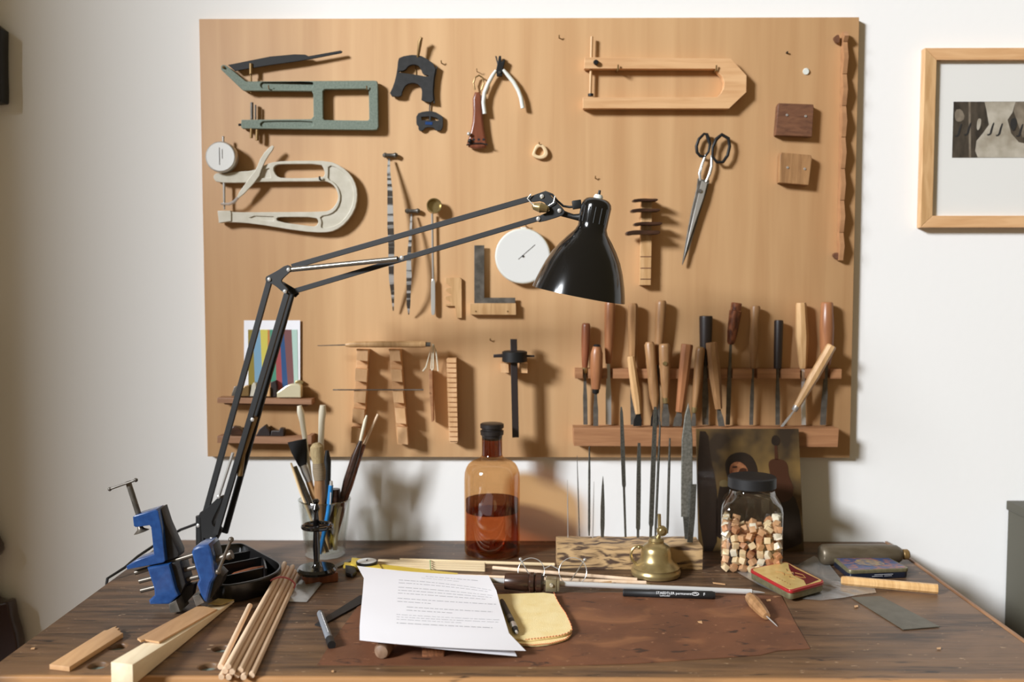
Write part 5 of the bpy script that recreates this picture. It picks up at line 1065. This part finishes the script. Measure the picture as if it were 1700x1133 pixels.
for lv in range(6):
    for gx in range(7):
        for gy in range(7):
            inner = 0 < gx < 6 and 0 < gy < 6
            if inner and (lv < 4 or gy > 4): continue
            if lv == 5 and not (gx in (0, 1, 5, 6) and rc_.random() < .8) and rc_.random() < .62: continue
            st_ = .0164; dx_ = .5*(lv % 2)-.25; lp = V(((gx-3)*st_+dx_*.006*(1 if 0 < gx < 6 else 0)+rc_.uniform(-.0026, .0026)*(1 if 0 < gx < 6 else .2), (gy-3)*st_+rc_.uniform(-.0014, .0002), .0100+lv*.0148+rc_.uniform(-.0022, .0022)*(0 < lv)+(.005 if gx in (0, 6) and lv > 3 else 0)))
            k_ = rc_.choices(range(4), (5, 5, 2, 3))[0]
            if k_ not in used: o = protos[k_]; used.add(k_)
            else: o = protos[k_].copy(); COL.objects.link(o)
            o.location = JC+rotj @ lp; a_ = rc_.choice((.15, .3, .5, .78))
            o.rotation_euler = (rc_.uniform(-.7, .7), rc_.uniform(-.7, .7), rc_.uniform(0, 1.57)); o['_o'] = list(o.location)
            tag(o, tones[k_]+' small wooden cube tumbled among others inside the glass jar', 'cube', tones[k_]+' cubes in the jar'); nC += 1
for k_ in range(4):
    if k_ not in used: bpy.data.objects.remove(protos[k_])
# ------------------------------------------------------------ painted panel leaning behind the jar
pby = D0(1250, 916).y; ptop = -.0835
pbz = DZ+.001; zt0 = vert(ptop).hit(1240, 713).z
PP = Pl((0, pby, pbz), X, V((0, ptop-pby, zt0-pbz)))
pn = thing('painting', 'dark unframed painted panel of a dark-haired sitter and hanging violin, behind the jar', 'painting', (PP.hit(1245, 919).x, pby, DZ))
G['pt_bg'] = mat('paint_olive', (118, 92, 50), .5, c2=(50, 38, 26), sc_=(9, 4, 9), detail=3, lo=.38, hi=.60)
G['pt_dark'] = mat('paint_dark', (34, 26, 21), .4, c2=(46, 34, 26), sc_=(20, 20, 20)); G['pt_skin'] = mat('paint_skin', (176, 120, 80), .5, c2=(112, 62, 40), sc_=(60, 60, 60))
G['pt_viol'] = mat('paint_violin', (66, 38, 24), .4); G['pt_cloth'] = mat('paint_collar', (116, 100, 66), .5)
part('panel', MB().plate(PP, [(1156, 713), (1326, 713), (1335, 919), (1160, 917)], 0, .008, .0006), G['pt_bg'], pn)
A40 = (1130, 700, 4.048)
def pp(pts, off, m, n=1): return (MB().plate(PP, sm(C(*A40, *pts), n), off, .0004), G[m])
mb = MB(); pm = ['pt_dark', 'pt_skin', 'pt_viol', 'pt_cloth']
def pa(pts, off, mi, n=1): mb.plate(PP, sm(C(*A40, *pts), n), off, .0004, mi=mi)
pa([(110, 65), (185, 68), (190, 200), (240, 420), (250, 600), (240, 880), (130, 870)], .0004, 0)
pa([(240, 440), (330, 430), (480, 420), (640, 440), (760, 480), (810, 640), (815, 880), (240, 880)], .0004, 0)
pa([(295, 300), (310, 250), (350, 215), (420, 205), (475, 230), (510, 290), (520, 350), (500, 400), (320, 400)], .0007, 0)
pa([(325, 320), (345, 280), (390, 268), (430, 290), (455, 330), (440, 400), (340, 400)], .0010, 1)
pa([(405, 310), (450, 320), (450, 400), (400, 400), (385, 345)], .0013, 2)
pa([(345, 305), (380, 300), (382, 310), (348, 314)], .0015, 0)
pa([(260, 400), (310, 390), (330, 440), (260, 440)], .0010, 3)
pa([(630, 130), (645, 130), (656, 260), (632, 260)], .0007, 2, 0)
pa([(620, 95), (650, 92), (670, 130), (655, 165), (618, 160), (608, 130)], .0008, 0)
pa([(588, 280), (610, 255), (650, 250), (700, 262), (722, 300), (722, 350), (740, 400), (760, 450), (750, 520), (700, 545), (640, 540), (600, 480), (612, 400), (598, 340)], .0007, 2)
part('painted_figure', mb, [G[k_] for k_ in pm], pn, 'dark-haired head, collar and brown violin')
# ------------------------------------------------------------ tins, bag, flask and the rest at the right
A41 = (1180, 860, 3.269)
bagp = C(*A41, (140, 300), (215, 285), (330, 240), (470, 262), (560, 212), (640, 255), (700, 330), (780, 375), (890, 390), (898, 412), (800, 425), (720, 440), (600, 455), (480, 445), (380, 425), (260, 370))
sheetpoly(bagp, .0015, .0028, G['bag'], 'plastic_bag', 'crumpled clear plastic bag under the red and gold tin', 'bag', rings=9, per=4, seed=4)
A42 = (1240, 850, 7.083)
TB = .0068
def tin(name, lab, top, h, lidh, mside, mlid, mtop, inset=.0025, frame=None):
    # top: px corners on the lid plane; rounded in the desk plane
    W_ = [DESK.hit(x, y, TB+h) for x, y in top]; c_ = sum(W_, V((0, 0, 0)))/4
    t = thing(name, lab, 'tin', (c_.x, c_.y, DZ+TB-.002))
    def ring(s_, rad=.012):
        out = []; n = 4
        for i in range(n):
            a, b, d_ = W_[i-1], W_[i], W_[(i+1) % n]; u1, u2 = (a-b).normalized(), (d_-b).normalized()
            for k_ in range(6):
                w_ = k_/5; p = (b+u1*rad)*(1-w_)**2+b*2*w_*(1-w_)+(b+u2*rad)*w_**2; out.append((c_.x+(p.x-c_.x)*s_, c_.y+(p.y-c_.y)*s_))
        return out
    part('box', MB().plate(DESK, ring(.975), TB+h-lidh*.6, h-lidh*.6-.0003, .0006, px=False), G[mside], t)
    ld = part('lid', MB().plate(DESK, ring(1.0), TB+h, lidh, .0012, px=False), G[mlid], t)
    art = part('lid_picture', MB().plate(DESK, ring(.93, .011), TB+h+.0004, .0006, px=False), G[mtop], ld)
    return t, ld, W_, c_
TB = .0062
t, ld, W_, c_ = tin('tobacco_tin', 'small red and gold hinged tin lying on the clear plastic bag', [(1243, 945), (1304, 932), (1371, 966), (1312, 982)], .0175, .006, 'tin_side', 'tin_red', 'tin_gold')
def onl(u, v, z): # bilinear on lid
    p = W_[0].lerp(W_[1], v).lerp(W_[3].lerp(W_[2], v), u); return V((p.x, p.y, DZ+TB+.0175+z))
mb = MB(); mb.add([onl(u, v, .0006) for u, v in ((.12, .95), (.35, .9), (.9, .93), (.95, .5), (.8, .62), (.55, .6), (.3, .78))], [(0, 1, 2, 3, 4, 5, 6)])
part('maroon_field', mb, G['tin_dark'], ld)
mb = MB()
for pts in ([(.30, .70), (.40, .62), (.48, .70), (.55, .60), (.50, .50), (.42, .45)], [(.5, .72), (.62, .80), (.74, .74), (.70, .66), (.6, .62)], [(.3, .4), (.42, .5), (.5, .42)], [(.56, .5), (.62, .44), (.7, .5)]): mb.tube([onl(u, v, .0009) for u, v in pts], .0007, 6)
for i in range(6): mb.tube([onl(.5+i*.06, .22, .0008), onl(.53+i*.06, .20, .0008)], .0006, 6)
part('printed_motif', mb, mat('motif_brown', (150, 110, 60), .4), ld, 'fine brown figure and small lettering')
TB = .0008
t, ld, W_, c_ = tin('flat_tin', 'dark blue flat tin with a worn colourful lid, in front of the grey flask', [(1380, 923), (1472, 924), (1511, 944), (1409, 948)], .0185, .007, 'tin_navy', 'tin_side', 'tin_art')
mb = MB(); mb.add([W_[0].lerp(W_[1], v).lerp(W_[3].lerp(W_[2], v), u)+V((0, 0, .0007)) for u, v in ((.3, .35), (.25, .5), (.32, .62), (.5, .72), (.72, .7), (.75, .5), (.7, .3), (.5, .25))], [tuple(range(8))])
part('printed_motif', mb, mat('motif_tan', (168, 140, 96), .5, c2=(84, 92, 112), sc_=(90, 90, 90)), ld, 'tan figure in the middle of the lid')
fa, fb2 = W_[3]+V((0, 0, -.012)), W_[2]+V((0, 0, -.012)); fd = (fb2-fa).normalized(); fo = V((fd.y, -fd.x, 0))
mb = MB()
for k_, (u0, u1) in enumerate([(.42, .72), (.38, .55), (.58, .70)]):
    a_, b_ = fa.lerp(fb2, u0)+fo*.0006+V((0, 0, .002-.003*(k_ > 0))), fa.lerp(fb2, u1)+fo*.0006+V((0, 0, .002-.003*(k_ > 0))); mb.tube([a_, b_], .0005, 6)
part('lettering', mb, G['grey_ink'], t, 'tiny white print on the tin front')
fl_a, fl_b = DESK.hit(1360, 921, .0215), DESK.hit(1498, 921, .0215)
t = thing('metal_flask', 'olive-grey metal flask with brass cap lying on its side at the back right', 'flask', D0(1430, 935))
part('body', MB().lathe(fl_a, fl_b, [(0, .010), (.01, .0165), (.04, .0205), (.1, .0213), (.8, .0200), (.93, .0185), (.98, .013), (1, .009)], 36), G['flask'], t, ang=50)
fdn = (fl_b-fl_a).normalized()
part('cap', MB().lathe(fl_b-fdn*.001, fl_b+fdn*.013, [(0, .008), (.2, .0105), (.8, .0105), (1, .008)], 24), G['obrass'], t, 'brass cap')
one('tapered_stick', MB().lathe(DESK.hit(1396, 964, .0098), DESK.hit(1557, 978.5, .0100), [(0, .0055), (.01, .0078), (.06, .0088), (1, .0092)], 8, ph=pi/8), G['stick'], 'rounded light stick with flamed grain at the right, in front of the flat tin', 'stick', ang=30)
one('steel_scraper', MB().plate(DESK, C(*A41, (765, 432), (920, 425), (1243, 590), (1045, 606)), .0022, .0012), G['sheet'], 'flat grey-green scraper plate lying at the desk right', 'scraper')
k_ = 0
for pts, lab in [([(1183, 967), (1204, 969.5), (1204, 971.5), (1184, 969)], 'pale wood sliver just behind the steel rod tip'),
                 ([(1272, 996), (1279, 995), (1280, 998), (1273, 999)], 'tiny pale chip right of the awl handle'),
                 ([(1418, 1006), (1424, 1005), (1425, 1008), (1419, 1009)], 'tiny pale chip near the grey scraper'),
                 ([(1555, 1076), (1562, 1075), (1562, 1078), (1556, 1078)], 'tiny white chip at the far right of the desk'),
                 ([(550, 1114), (554, 1113), (554, 1116), (551, 1116)], 'tiny white chip near the front edge, left of the mat'),
                 ([(52, 1076), (58, 1075), (57, 1078), (51, 1078)], 'tiny pale chip at the far left of the desk'),
                 ([(1158, 1032), (1165, 1031), (1166, 1035), (1160, 1034)], 'tiny pale chip on the brown mat')]:
    one('wood_chip', slab([DESK.hit(x, y, .0022) for x, y in pts], .0007), G['slat'], lab, 'chip')
